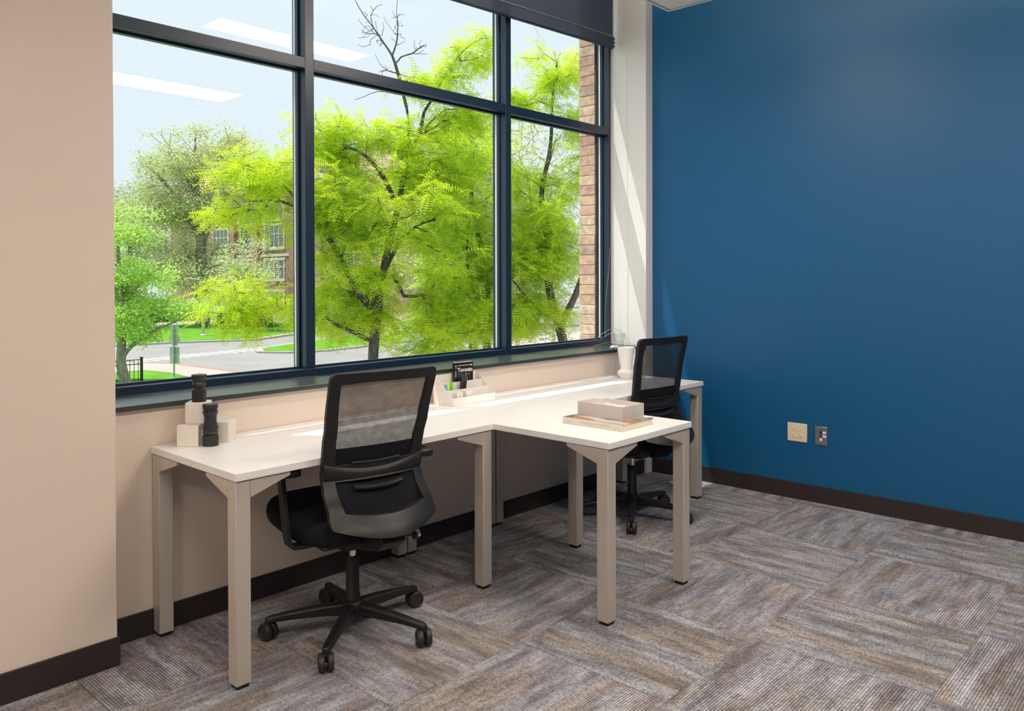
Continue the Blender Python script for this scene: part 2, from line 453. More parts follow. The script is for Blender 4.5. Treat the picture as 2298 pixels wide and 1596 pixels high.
def inst(src, parent=None, loc=None, rot=None):
    o = src.copy(); COL.objects.link(o); o.parent = parent
    if loc is not None: o.location = loc
    if rot is not None: o.rotation_euler = rot
    return o

def copy_tree(o, parent=None):
    c = o.copy(); COL.objects.link(c); c.parent = parent
    for ch in list(o.children): copy_tree(ch, c)
    return c

def text(body, size, m, parent, loc, rot, name, ext=0.0002, align='LEFT', off=0.0):
    cu = bpy.data.curves.new(name, 'FONT'); cu.body = body; cu.size = size; cu.extrude = ext; cu.align_x = align; cu.offset = off
    cu.materials.append(m)
    tmp = bpy.data.objects.new(name + '_tmp', cu); COL.objects.link(tmp)
    dg = bpy.context.evaluated_depsgraph_get(); me = bpy.data.meshes.new_from_object(tmp.evaluated_get(dg)); me.name = name
    bpy.data.objects.remove(tmp); bpy.data.curves.remove(cu)
    if not me.materials: me.materials.append(m)
    o = bpy.data.objects.new(name, me); COL.objects.link(o); o.parent = parent; o.location = loc; o.rotation_euler = rot
    return o

# ------------------------------------------------------------------ room shell
XL, XB, YB = -3.0, 4.903, -3.5        # far-left wall, blue wall, wall behind the camera
YW, YP = 3.165, 3.14                  # wall under the sill, pilaster front
XJ0, XJ1 = 1.142, 4.82                # window opening
YF, YG = 3.445, 3.512                 # window frame front, glass
ZH = 3.57                             # window head
ZC = 3.62

fl = MB().box(XL, XB, YB, YW + 0.1, -0.1, -0.007).build('floor', M['base'])
struct(fl, 'office floor laid with striped grey carpet tiles')
TX, TY, SX, SY = 1.0, 0.757, 0.631, 0.643
g_ = 0.0006
def tile_mesh(w_, h_):
    mb = MB(); b = 0.003
    x, y = w_ / 2 - g_, h_ / 2 - g_
    lo = [(-x, -y), (x, -y), (x, y), (-x, y)]
    hi = [(-x + b, -y + b), (x - b, -y + b), (x - b, y - b), (-x + b, y - b)]
    vs = [(a, c, -0.007) for a, c in lo] + [(a, c, -0.0015) for a, c in lo] + [(a, c, 0) for a, c in hi]
    fs = [(3, 2, 1, 0), (8, 9, 10, 11)] + [(i, (i + 1) % 4, 4 + (i + 1) % 4, 4 + i) for i in range(4)] + [(4 + i, 4 + (i + 1) % 4, 8 + (i + 1) % 4, 8 + i) for i in range(4)]
    return mb.quadset(vs, fs).mesh('carpet_tile', M['carpet'])
tm = {}
def tile(x0, x1, y0, y1, par):
    w_, h_ = (x1 - x0, y1 - y0) if par else (y1 - y0, x1 - x0)
    k = (round(w_, 3), round(h_, 3))
    if k not in tm: tm[k] = tile_mesh(*k)
    o = bpy.data.objects.new('carpet_tile', tm[k]); COL.objects.link(o); o.parent = fl
    o.location = ((x0 + x1) / 2, (y0 + y1) / 2, 0)
    if not par: o.rotation_euler = (0, 0, PI / 2)
for i in range(-4, 7):
    for j in range(-4, 5):
        x0, y0 = TX + i * SX, TY + j * SY
        x1, y1 = min(x0 + SX, XB), min(y0 + SY, YW)
        if x1 - x0 < 0.02 or y1 - y0 < 0.02: continue
        tile(x0, x1, y0, y1, (i + j) % 2 == 0)

struct(MB().box(XL - 0.2, XB + 0.2, YB - 0.2, 3.66, ZC, ZC + 0.15).build('ceiling', M['ceil']), 'plain ceiling above the hanging panel')
struct(MB().box(XL - 0.2, XJ0, 3.0, 3.70, -0.1, ZC).build('wall_left', M['wall'], bevel=0.004), 'warm white wall jutting out left of the window')
struct(MB().box(XL, XJ0 + 0.006, 2.990, 3.0, 0, 0.104).build('baseboard_left', M['base'], bevel=0.002), 'dark rubber baseboard under the left wall')
ww = MB().box(XJ0, XJ1, YW, 3.70, -0.1, 0.892).build('wall_window', M['wall'])
struct(ww, 'warm white low wall under the window sill')
struct(MB().box(XJ0, XB, YW - 0.009, YW, 0, 0.1).build('baseboard_window', M['base'], bevel=0.002), 'dark baseboard under the window behind the desks')
struct(MB().box(XJ1, 5.1, YP, 3.56, -0.1, ZC).build('wall_pilaster', M['jamb'], bevel=0.003), 'narrow white pilaster between window and blue wall')
struct(MB().box(XJ0, XJ1, YP + 0.05, 3.66, ZH, ZC).build('wall_header', M['jamb']), 'white header above the window')
struct(MB().box(XB, 5.1, YB, YP, -0.1, ZC).build('wall_right', M['blue']), 'deep blue painted accent wall')
struct(MB().box(XB - 0.010, XB, YB, YP, 0, 0.104).build('baseboard_right', M['base'], bevel=0.002), 'dark rubber baseboard along the blue wall')
struct(MB().box(XL - 0.2, XL, YB, 3.0, -0.1, ZC).build('wall_side', M['wallgrey']), 'grey wall on the far left out of view')
struct(MB().box(XL, XB, YB - 0.2, YB, -0.1, ZC).build('wall_back', M['wallgrey']), 'grey wall behind the viewer')
struct(MB().box(XJ0, XJ1, YP, YF + 0.01, 0.892, 0.912).build('trim_1', M['sill'], bevel=0.0015), 'black window sill with glossy top')

# window
win = empty('window_1', (0, 0, 0)); struct(win, 'black framed grid window with six panes')
def wbox(name, x0, x1, z0, z1, y0=YF, y1=3.56, m='frame', par=None, bev=0.0015):
    return MB().box(x0, x1, y0, y1, z0, z1).build(name, M[m], par or win, bevel=bev)
Z0, ZT0, ZT1 = 0.946, 2.447, 2.500
MX = [(XJ0, 1.192), (2.224, 2.276), (3.686, 3.736), (4.795, XJ1)]
wbox('bottom_rail', XJ0, XJ1, 0.906, Z0)
wbox('top_rail', XJ0, XJ1, ZH - 0.06, ZH)
for a, b in MX: wbox('mullion', a, b, Z0, ZH - 0.06)
for k in range(3):
    x0, x1 = MX[k][1], MX[k + 1][0]
    wbox('transom', x0, x1, ZT0, ZT1)
    for z0, z1 in ((Z0, ZT0), (ZT1, ZH - 0.06)):
        # glazing bead around each pane, pale strip painted as stop reflection, then the glass
        bd = 0.010
        mb = MB()
        mb.box(x0, x1, 3.496, 3.508, z0, z0 + bd).box(x0, x1, 3.496, 3.508, z1 - bd, z1)
        mb.box(x0, x0 + bd, 3.496, 3.508, z0 + bd, z1 - bd).box(x1 - bd, x1, 3.496, 3.508, z0 + bd, z1 - bd)
        mb.build('glazing_bead', M['frame'], win)
        mb = MB(); e = 0.0045
        mb.box(x1 - bd - e, x1 - bd, 3.514, 3.526, z0 + bd, z1 - bd).box(x0 + bd, x0 + bd + e, 3.514, 3.526, z0 + bd, z1 - bd)
        mb.build('stop_glint', M['stopglint'], win)
        MB().quadset([(x0, YG, z0), (x1, YG, z0), (x1, YG, z1), (x0, YG, z1)], [(0, 1, 2, 3)]).build('pane', M['glass'], win)

# roller blind: screen fabric, hem pocket, bar ends
bl = empty('roller_blind', (3.0, 3.405, 3.05), label='dark see-through roller blind pulled a little way down', cat='blind')
bx0, bx1 = 1.22 - 3.0, 4.790 - 3.0
def bz(x): return -0.033 + 0.033 * (x - 0.18)          # bottom edge, slightly out of level
def slab(x0, x1, y0, y1, zb, zt):
    return MB().quadset([(x0, y0, zb(x0)), (x1, y0, zb(x1)), (x0, y1, zb(x0)), (x1, y1, zb(x1)), (x0, y0, zt(x0)), (x1, y0, zt(x1)), (x0, y1, zt(x0)), (x1, y1, zt(x1))],
                        [(0, 2, 3, 1), (4, 5, 7, 6), (0, 1, 5, 4), (1, 3, 7, 5), (3, 2, 6, 7), (2, 0, 4, 6)])
slab(bx0, bx1, -0.0008, 0.0008, lambda x: bz(x) + 0.085, lambda x: 0.47).build('fabric', M['blind'], bl)
slab(bx0, bx1, -0.007, 0.007, lambda x: bz(x) + 0.012, lambda x: bz(x) + 0.088).build('hem_bar', M['blind'], bl)
slab(bx0, bx1, -0.0085, 0.0075, lambda x: bz(x) + 0.086, lambda x: bz(x) + 0.0925).build('hem_seam', M['hemline'], bl)
slab(bx0, bx1, -0.009, 0.009, lambda x: bz(x), lambda x: bz(x) + 0.012).build('hem_lip', M['frame'], bl, bevel=0.002)
for k in range(3):
    MB().lathe([(0.004, -0.008), (0.010, -0.004), (0.010, 0.004), (0.004, 0.008)], 12, (bx1 + 0.006, -0.004, bz(bx1) + 0.02 + 0.026 * k)).build('bar_end_cap', M['hem'], bl, smooth=30)
MB().tube([(bx0, 0.01, 0.48), (bx1, 0.01, 0.48)], 0.028, 16).build('roller_tube', M['frame'], bl, smooth=40)

# hanging ceiling panel and its lights
cl = empty('ceiling_panel', (0, 0, 3.05), label='pale hanging ceiling panel with thin metal edge above the blue wall corner', cat='ceiling panel')
CX1, CY1 = 4.313, 2.645
LX = [(2.46, 3.66), (0.0, 1.2), (-2.4, -1.2)]; LY = [(1.97, 2.26), (-0.05, 0.40)]  # columns after the first are unseen lights, added to brighten the room
xs = sorted([XL + 0.1, CX1 - 0.018] + [v for a in LX for v in a]); ys = sorted([YB + 0.1, CY1 - 0.018] + [v for a in LY for v in a])
mb = MB()
for i in range(len(xs) - 1):
    for j in range(len(ys) - 1):
        if (xs[i], xs[i + 1]) in LX and (ys[j], ys[j + 1]) in LY and ((xs[i], xs[i + 1]), (ys[j], ys[j + 1])) != (LX[1], LY[0]): continue
        mb.box(xs[i], xs[i + 1], ys[j], ys[j + 1], 0.004, 0.04)
mb.build('panel_board', M['cloud'], cl)
e = MB(); e.box(XL + 0.1, CX1, CY1 - 0.018, CY1, 0.0, 0.055).box(CX1 - 0.018, CX1, YB + 0.1, CY1 - 0.018, 0.0, 0.055)
e.build('edge_trim', M['cloud'], cl, bevel=0.002)
g = MB(); g.box(XL + 0.1, CX1 - 0.018, CY1 - 0.024, CY1 - 0.018, 0.001, 0.0045).box(CX1 - 0.024, CX1 - 0.018, YB + 0.1, CY1 - 0.024, 0.001, 0.0045)
g.build('edge_line', M['plategrey'], cl)  # thin grey metal strip along the inside of the edge trim
li = 0
for ri, (a, b) in enumerate(LX):
    for ci, (c, d) in enumerate(LY):
        if (ri, ci) == (1, 0): continue
        L_ = empty('ceiling_light', ((a + b) / 2, (c + d) / 2, 3.05), label='long ceiling light %s' % (['near the window', 'in mid room', 'at the back'][ci] + [', column nearest the blue wall', ', added in the middle column', ', added in the column farthest left'][ri]), cat='ceiling light', group='ceiling lights')
        hx, hy = (b - a) / 2, (d - c) / 2
        MB().box(-hx + .012, hx - .012, -hy + .012, hy - .012, 0.006, 0.010).build('diffuser', M['lamp'], L_)
        f = MB(); f.box(-hx, hx, -hy, -hy + .012, 0, 0.03).box(-hx, hx, hy - .012, hy, 0, 0.03).box(-hx, -hx + .012, -hy + .012, hy - .012, 0, 0.03).box(hx - .012, hx, -hy + .012, hy - .012, 0, 0.03)
        f.build('light_frame', M['cloud'], L_)

# brick pier outside, to the right of the window
pier = MB().box(4.785, 5.4, 3.565, 3.696, -4, 5.0).build('wall_exterior', M['mortar'])
struct(pier, 'tan and red brick pier outside the right end of the window')
rng = random.Random(4)
def brick_mesh(dx, dy, dz, b=0.003):
    mb = MB()
    def ring(x, y, z): return [(-x, -y, z), (x, -y, z), (x, y, z), (-x, y, z)]
    X, Y, Z = dx / 2, dy / 2, dz / 2
    vs = ring(X - b, Y - b, -Z) + ring(X, Y, -Z + b) + ring(X, Y, Z - b) + ring(X - b, Y - b, Z)
    fs = [(3, 2, 1, 0), (12, 13, 14, 15)] + [(r * 4 + i, r * 4 + (i + 1) % 4, r * 4 + 4 + (i + 1) % 4, r * 4 + 4 + i) for r in range(3) for i in range(4)]
    return mb.quadset(vs, fs).mesh('brick', M['brick'])
CH = 0.0745
bmA, bmB, bmC = brick_mesh(0.215, 0.142, CH - 0.008), brick_mesh(0.104, 0.142, CH - 0.008), brick_mesh(0.205, 0.02, CH - 0.008)
for k in range(44):
    z = 0.60 + (k + 0.5) * CH
    o = bpy.data.objects.new('brick', bmA if k % 2 else bmB); COL.objects.link(o); o.parent = pier
    o.location = (4.780 + (0.215 if k % 2 else 0.104) / 2 + rng.uniform(-.002, .002), 3.5650 + 0.071, z)
    for q in range(2):
        o = bpy.data.objects.new('brick', bmC); COL.objects.link(o); o.parent = pier
        o.location = (4.780 + (0.225 if k % 2 else 0.114) + 0.1025 + q * 0.215, 3.7035, z)

# ------------------------------------------------------------------ desks
def desk(label, x0, x1, y0, y1, ztop=0.741):
    L_, W_ = x1 - x0, y1 - y0
    r = empty('desk', (x0, y0, 0), label=label, cat='desk', group='white desks under the window')
    MB().box(0, L_, 0, W_, ztop - 0.027, ztop).build('desktop', M['desk'], r, bevel=0.0018)
    s = 0.056; zt = ztop - 0.030
    for ix in (0, 1):
        for iy in (0, 1):
            lx = 0.003 if ix == 0 else L_ - 0.003 - s; ly = 0.008 if iy == 0 else W_ - 0.008 - s
            g = MB().box(lx, lx + s, ly, ly + s, 0.014, zt).build('leg', M['steel'], r, bevel=0.003)
            MB().box(lx + .007, lx + s - .007, ly + .007, ly + s - .007, 0, 0.014).build('foot', M['black'], g)
            gl, gh, gt = 0.155, 0.062, 0.010
            # gusset along x on the outer face, gusset along y
            yy = ly if iy == 0 else ly + s - gt
            xa, sg = (lx + s, 1) if ix == 0 else (lx, -1)
            MB().prism([(xa, zt), (xa + sg * gl, zt), (xa + sg * gl, zt - 0.012), (xa, zt - gh)], yy, yy + gt, 1).build('gusset', M['steel'], g, bevel=0.0015)
            xx = lx if ix == 0 else lx + s - gt
            ya, sg = (ly + s, 1) if iy == 0 else (ly, -1)
            MB().prism([(ya, zt), (ya + sg * gl, zt), (ya + sg * gl, zt - 0.012), (ya, zt - gh)], xx, xx + gt, 0).build('gusset', M['steel'], g, bevel=0.0015)
    for y in (0.24, W_ - 0.20): MB().box(s + .01, L_ - s - .01, y, y + .03, zt - 0.025, zt).build('support_rail', M['steel'], r)
    return r
desk('white desk nearest the viewer with candles at its left end', 1.333, 2.581, 2.494, YW - 0.004)
desk('white desk jutting into the room between the two others', 2.5835, 3.226, 1.857, YW - 0.004)
desk('white desk beside the blue wall with vases on it', 3.2285, 4.524, 2.520, YW - 0.004)

# ------------------------------------------------------------------ office chairs
def rr_outline(corners, rad, na=5, ne=8):
    """rounded polygon through corners (2d); same number of points whatever the radii"""
    n = len(corners); out = []
    P = [Vector(c) for c in corners]
    arcs = []
    for i in range(n):
        a, b, c = P[i - 1], P[i], P[(i + 1) % n]
        r = rad[i] if isinstance(rad, (list, tuple)) else rad
        d1, d2 = (a - b).normalized(), (c - b).normalized()
        s, t = b + d1 * r, b + d2 * r
        arcs.append([(s * (1 - q) ** 2 + b * 2 * q * (1 - q) + t * q * q) for q in [k / na for k in range(na + 1)]])
    for i in range(n):
        out += arcs[i]
        e0, e1 = arcs[i][-1], arcs[(i + 1) % n][0]
        out += [e0.lerp(e1, k / ne) for k in range(1, ne)]
    return out

def interp(tab, z):
    for (z0, a), (z1, b) in zip(tab, tab[1:]):
        if z <= z1 or (z1, b) == tab[-1]:
            q = min(1, max(0, (z - z0) / (z1 - z0))); q2 = q * q * (3 - 2 * q) * 0.5 + q * 0.5
            return a + (b - a) * q2

def chair(label, c, th, base_rot, recline=0.0):
    r = empty('office_chair', (c[0], c[1], 0), th - PI / 2, label=label, cat='chair', group='mesh-back office chairs')
    # back profile: distance behind the column axis by height
    up_tab = [(0.60, 0.186), (0.67, 0.190), (0.78, 0.212), (0.865, 0.245 - recline * .5), (1.07, 0.307 - recline)]
    def ys(x, z): return -interp(up_tab, z) + 0.45 * x * x
    lo_tab = [(0.44, 0.388), (0.50, 0.362), (0.56, 0.305), (0.62, 0.232), (0.68, 0.188), (0.75, 0.180)]
    def yl(x, z): return -interp(lo_tab, z) + (0.5 + max(0.0, .68 - z) * 7.0) * x * x
    def ring(outer, inner, sf, t, name, m, par, off=0.0, bev=0.003, mid=2):
        n = len(outer); vs = []; loops = []
        for side in (0, 1):
            for k in range(mid + 1):
                q = k / mid; lp = []
                for a, b in zip(outer, inner):
                    p = a.lerp(b, q); lp.append(len(vs)); vs.append((p.x, sf(p.x, p.y) + off + (t if side else 0), p.y))
                loops.append(lp)
        fs = []
        def br(A, B):
            for i in range(n): fs.append((A[i], A[(i + 1) % n], B[(i + 1) % n], B[i]))
        for k in range(mid): br(loops[k], loops[k + 1]); br(loops[mid + 2 + k], loops[mid + 1 + k])
        br(loops[mid + 1], loops[0]); br(loops[mid], loops[2 * mid + 1])
        return MB().quadset(vs, fs).build(name, m, par, bevel=bev, smooth=40)
    def sheet(outline, sf, t, name, m, par, off=0.0, nr=6):
        # filled panel following the back surface
        cx = sum((p.x for p in outline)) / len(outline); cz = sum((p.y for p in outline)) / len(outline); cc = Vector((cx, cz))
        n = len(outline); vs = []; fs = []
        lay = (off,) if t == 0 else (off, off + t)
        for li_, o_ in enumerate(lay):
            b0 = len(vs)
            for k in range(nr):
                for p in outline:
                    q = cc.lerp(p, 1 - k / nr); vs.append((q.x, sf(q.x, q.y) + o_, q.y))
            vs.append((cc.x, sf(cc.x, cc.y) + o_, cc.y))
            for k in range(nr - 1):
                for i in range(n): fs.append((b0 + k * n + i, b0 + k * n + (i + 1) % n, b0 + (k + 1) * n + (i + 1) % n, b0 + (k + 1) * n + i))
            for i in range(n): fs.append((b0 + (nr - 1) * n + i, b0 + (nr - 1) * n + (i + 1) % n, b0 + nr * n))
        if t:
            h = nr * n + 1
            for i in range(n): fs.append((i, (i + 1) % n, h + (i + 1) % n, h + i))
        return MB().quadset(vs, fs).build(name, m, par, smooth=40)
    # upper frame with mesh
    out_u = rr_outline([(-.205, .655), (.205, .655), (.221, 1.064), (-.221, 1.064)], [.02, .02, .03, .03])
    in_u = rr_outline([(-.158, .715), (.158, .715), (.180, 1.026), (-.180, 1.026)], [.012, .012, .02, .02])
    bf = ring(out_u, in_u, ys, 0.020, 'backrest_frame', M['frameplastic'], r)
    me_o = rr_outline([(-.170, .770), (.170, .770), (.190, 1.036), (-.190, 1.036)], [.012] * 4)
    sheet(me_o, ys, 0, 'mesh_panel', M['chairmesh'], r, 0.010)
    lo_o = rr_outline([(-.166, .700), (.166, .700), (.166, .776), (-.166, .776)], [.01] * 4)
    sheet(lo_o, ys, 0.006, 'mesh_backing', M['dark'], r, 0.008)
    # lumbar band across the back, curved
    def band(x0, z_of, hgt, sf, t, name, m, off, n=24, taper=0.0):
        vs = []; fs = []
        for i in range(n + 1):
            x = -x0 + 2 * x0 * i / n; u = x / x0; zc = z_of(u); h = hgt * (1 + taper * u * u)
            for (zz, o_) in ((zc - h, 0), (zc - h * .6, -t * .6), (zc, -t), (zc + h * .6, -t * .6), (zc + h, 0), (zc, t * .3)):
                vs.append((x, sf(x, zz) + off + o_, zz))
        for i in range(n):
            for k in range(6): fs.append((i * 6 + k, i * 6 + (k + 1) % 6, (i + 1) * 6 + (k + 1) % 6, (i + 1) * 6 + k))
        fs += [tuple(range(5, -1, -1)), tuple(n * 6 + k for k in range(6))]
        return MB().quadset(vs, fs).build(name, m, r, smooth=50)
    band(.203, lambda u: .668 + .020 * u * u, .024, ys, .016, 'lumbar_bar', M['frameplastic'], -0.002, taper=0.5)
    band(.100, lambda u: .716 + .004 * u * u, .006, ys, .010, 'lumbar_slider', M['black'], 0.002)
    band(.100, lambda u: .628 + .006 * u * u, .008, yl, .008, 'lumbar_handle', M['frameplastic'], 0.0)
    # lower frame: two side posts and a deep curved bar
    def zb(x): return .474 + 0.78 * x * x
    no = 20
    outer = [Vector((-.204, .690)), *[Vector((-.204 - .010 * k / 6, .690 - .150 * k / 6)) for k in range(1, 6)]]
    outer += [Vector((-.215, .540)), Vector((-.2155, .522))] + [Vector((-.213 + .426 * k / no, zb(-.213 + .426 * k / no))) for k in range(no + 1)] + [Vector((.2155, .522)), Vector((.215, .540))]
    outer += [Vector((.204 + .010 * (6 - k) / 6, .690 - .150 * (6 - k) / 6)) for k in range(1, 6)] + [Vector((.204, .690))]
    outer += [Vector((.204 - .408 * k / 10, .690)) for k in range(1, 10)]
    inner = []
    for p in outer:
        x = max(-.163, min(.163, p.x * .80)); z = p.y
        if p.y < .60: z = max(p.y, .545 + 0.55 * x * x) if abs(p.x) < .205 else max(p.y, .56)
        if p.y > .685: z = .655
        inner.append(Vector((x, z)))
    ring(outer, inner, yl, 0.024, 'lower_back_frame', M['frameplastic'], r, off=-0.004, bev=0.003, mid=3)
    # cushion behind the opening
    sheet(rr_outline([(-.165, .47), (.165, .47), (.165, .69), (-.165, .69)], [.02] * 4), lambda x, z: -interp([(.44, .29), (.56, .235), (.70, .165)], z), 0.03, 'back_cushion', M['dark'], r, 0.0)
    # seat: lofted rounded slab
    vs = []; fs = []; n = 48
    def sh(u, sx, sy, p=3.6):
        c_, s_ = math.cos(u), math.sin(u)
        return sx * math.copysign(abs(c_) ** (2 / p), c_), sy * math.copysign(abs(s_) ** (2 / p), s_)
    prof = [(0.80, .405), (0.93, .407), (0.985, .418), (1.0, .436), (0.99, .456), (0.955, .472), (0.86, .482), (0.6, .485), (0.25, .482)]
    for k, (q, z) in enumerate(prof):
        for i in range(n):
            x, y = sh(2 * PI * i / n, .258 * q, .302 * q, 3.2); fy = y + .104
            drop = -max(0, fy) * 0.055
            vs.append((x, fy, z - drop))
    vs += [(0, .104, .488), (0, .104, .41)]
    for k in range(len(prof) - 1):
        for i in range(n): fs.append((k * n + i, k * n + (i + 1) % n, (k + 1) * n + (i + 1) % n, (k + 1) * n + i))
    for i in range(n): fs.append(((len(prof) - 1) * n + i, (len(prof) - 1) * n + (i + 1) % n, len(vs) - 2)); fs.append(((i + 1) % n, i, len(vs) - 1))
    MB().quadset(vs, fs).build('seat', M['dark'], r, smooth=60)
    # seat pan and tilt mechanism
    mb = MB().prism([(-.19, -.15), (.19, -.15), (.205, .24), (-.205, .24)], .394, .412)
    mb.build('seat_pan', M['black'], r, bevel=.008)
    MB().prism([(-.09, -.13), (.09, -.13), (.11, -.05), (.10, .12), (-.10, .12), (-.11, -.05)], .368, .396).build('tilt_mechanism', M['black'], r, bevel=.006)
    MB().prism([(-.335, .44), (-.315, .48), (-.17, .425), (-.17, .378), (-.29, .405)], -.05, .05, 0).build('back_bracket', M['black'], r, bevel=.005)
    kb = MB().tube([(.10, -.10, .385), (.205, -.13, .380)], .007, 10).build('tilt_lever', M['black'], r, smooth=40)
    MB().lathe([(0, -.012), (.019, -.012), (.023, -.004), (.023, .006), (.015, .013), (0, .014)], 20, T=Matrix.Translation((.212, -.132, .380)) @ Matrix.Rotation(PI / 2, 4, 'Y')).build('knob', M['black'], kb, smooth=40)
    MB().lathe([(0, 0), (.008, 0), (.006, .004), (0, .005)], 12, T=Matrix.Translation((.212, -.157, .382)) @ Matrix.Rotation(PI / 2, 4, 'X')).build('knob_cap', M['chrome'], kb, smooth=40)
    # gas lift
    MB().lathe([(.0145, .27), (.0145, .372)], 24).build('gas_lift', M['chrome'], r, smooth=40)
    MB().lathe([(.030, .07), (.030, .15), (.0265, .155), (.0245, .295), (.021, .302), (.0145, .302)], 28).build('column_cover', M['black'], r, smooth=40)
    # five-star base with twin-wheel casters
    hub = MB().lathe([(.020, .062), (.040, .066), (.046, .085), (.046, .118), (.036, .130), (.028, .132)], 30).build('base_hub', M['black'], r, smooth=40)
    rw = random.Random(int(c[0] * 100))
    for k in range(5):
        a = base_rot + k * 2 * PI / 5 - (th - PI / 2)
        dx, dy = math.cos(a), math.sin(a); px, py = -dy, dx
        vs = []
        for (q, zt_, zb_, wd) in ((.03, .124, .074, .024), (.12, .118, .078, .021), (.24, .103, .074, .0175), (.312, .092, .068, .0155), (.332, .086, .066, .012)):
            for (s_, z_) in ((-1, zb_), (1, zb_), (1, zt_ - .008), (.6, zt_), (-.6, zt_), (-1, zt_ - .008)):
                vs.append((dx * q + px * wd * s_, dy * q + py * wd * s_, z_))
        fs = [(i * 6 + j, i * 6 + (j + 1) % 6, (i + 1) * 6 + (j + 1) % 6, (i + 1) * 6 + j) for i in range(4) for j in range(6)] + [(5, 4, 3, 2, 1, 0), tuple(24 + j for j in range(6))]
        MB().quadset(vs, fs).build('base_arm', M['black'], r, bevel=.003, smooth=40)
        ex, ey = dx * .322, dy * .322
        cs = MB().lathe([(.0145, .070), (.0145, .056), (.009, .054), (.009, .034)], 16, (ex, ey, 0)).build('caster', M['black'], r, smooth=40)
        wa = a + rw.uniform(-.5, .5) + (PI / 2 if k % 2 else PI / 3)
        for s_ in (-1, 1):
            T = Matrix.Translation((ex + math.cos(wa) * .0155 * s_, ey + math.sin(wa) * .0155 * s_, .0335)) @ Matrix.Rotation(wa, 4, 'Z') @ Matrix.Rotation(PI / 2, 4, 'Y') @ Matrix.Scale(s_, 4, Vector((0, 0, 1)))
            MB().lathe([(0, -.010), (.030, -.010), (.0335, -.007), (.0335, .006), (.030, .011), (.024, .012), (.022, .008), (0, .008)], 26, T=T).build('wheel', M['wheel'], cs, smooth=35)
    # arms
    for s_ in (-1, 1):
        pts = [(s_ * .14, -.03, .398), (s_ * .22, -.035, .397), (s_ * .262, -.04, .402), (s_ * .282, -.045, .42), (s_ * .287, -.04, .455), (s_ * .287, -.015, .55), (s_ * .286, .015, .676)]
        sm = []
        for i in range(len(pts) - 1):
            for q in range(4): sm.append(Vector(pts[i]).lerp(Vector(pts[i + 1]), q / 4))
        sm.append(Vector(pts[-1]))
        vs = []; m_ = len(sm)
        for i, p in enumerate(sm):
            d = (sm[min(i + 1, m_ - 1)] - sm[max(i - 1, 0)]).normalized(); s2 = d.cross(Vector((0, 1, 0))).normalized()
            for (aa, bb) in ((-.022, -.009), (.022, -.009), (.022, .009), (-.022, .009)): vs.append(p + Vector((0, 1, 0)) * aa + s2 * bb)
        fs = [(i * 4 + j, i * 4 + (j + 1) % 4, (i + 1) * 4 + (j + 1) % 4, (i + 1) * 4 + j) for i in range(m_ - 1) for j in range(4)] + [(3, 2, 1, 0), tuple((m_ - 1) * 4 + j for j in range(4))]
        ar = MB().quadset(vs, fs).build('armrest', M['frameplastic'], r, bevel=.004, smooth=40)
        pd = rr_outline([(s_ * .284 - .036, -.108), (s_ * .284 + .036, -.108), (s_ * .284 + .034, .095), (s_ * .284 - .034, .095)], .03, 6, 2)
        MB().prism([(p.x, p.y) for p in pd], .674, .702).build('arm_pad', M['black'], ar, bevel=.006)
    return r
chair('black mesh-back office chair nearest the viewer at the left desk', (1.88, 2.594), math.radians(80.5), math.radians(1.0))
chair('black mesh-back office chair by the blue wall behind the book', (3.895, 2.635), math.radians(84.4), math.radians(-2.5), 0.045)

# ------------------------------------------------------------------ things on the left desk
ZD = 0.741
def cube(loc, rz, s, label):
    o = MB().box(-s / 2, s / 2, -s / 2, s / 2, 0, s).build('decor_cube', M['cream'], bevel=.0022)
    o.location = loc; o.rotation_euler = (0, 0, rz)
    return tag(o, label, 'cube', 'cream cubes on the left desk')
cube((1.455, 3.075, ZD), math.radians(-44), .083, 'cream cube at the bottom left of the small stack')
cube((1.578, 3.058, ZD), math.radians(-48), .083, 'cream cube standing behind the taller black candle')
cube((1.492, 3.085, ZD + .0835), math.radians(-40), .083, 'cream cube on top of the stack under the shorter candle')
def candle(loc, prof, label):
    r = empty('candle', loc, label=label, cat='candle', group='black turned candles')
    MB().lathe(prof, 40).build('wax_body', M['wax'], r, smooth=28)
    h = prof[-1][1]
    MB().tube([(0, 0, h - .003), (.001, 0, h + .006), (.003, .001, h + .011)], .0011, 8).build('wick', M['inkw'], r)
    return r
candle((1.492, 3.080, ZD + .167), [(.0265, 0), (.0275, .003), (.0275, .048), (.0255, .050), (.0215, .053), (.0215, .056), (.026, .063), (.027, .070), (.023, .078), (.0225, .084), (.027, .097), (.0292, .102), (.0292, .106), (.0275, .108), (.0, .1075)], 'shorter black turned candle standing on the top cube')
candle((1.500, 3.003, ZD), [(.0295, 0), (.0305, .003), (.0305, .036), (.0285, .041), (.0245, .044), (.0275, .047), (.0295, .051), (.0265, .056), (.0285, .064), (.0295, .072), (.0255, .086), (.0235, .098), (.0235, .112), (.0255, .122), (.029, .131), (.029, .137), (.0245, .139), (.0235, .142), (.0285, .147), (.0292, .158), (.0282, .164), (.0, .1635)], 'taller black turned candle standing on the desk')

# desk organizer with what it holds
OX, OY, OW, OD = 2.775, 2.968, 0.312, 0.150
og = empty('desk_organizer', (OX, OY, ZD), label='cream stepped desk organizer between the two chairs', cat='organizer')
tpl = [(0, 0), (OD, 0), (OD, .150), (OD - .008, .150), (.006, .046), (0, .042)]
t_ = .0028
for x in (0, OW - t_): MB().prism(tpl, x, x + t_, 0).build('side_wall', M['plasticw'], og, bevel=.001)
MB().box(t_, OW - t_, 0, OD, 0, t_).build('organizer_base', M['plasticw'], og)
for y, h in ((0, .042), (.050, .076), (.100, .108), (OD - t_, .148)):
    MB().box(t_, OW - t_, y, y + t_, t_, h).build('divider', M['plasticw'], og, bevel=.0008)
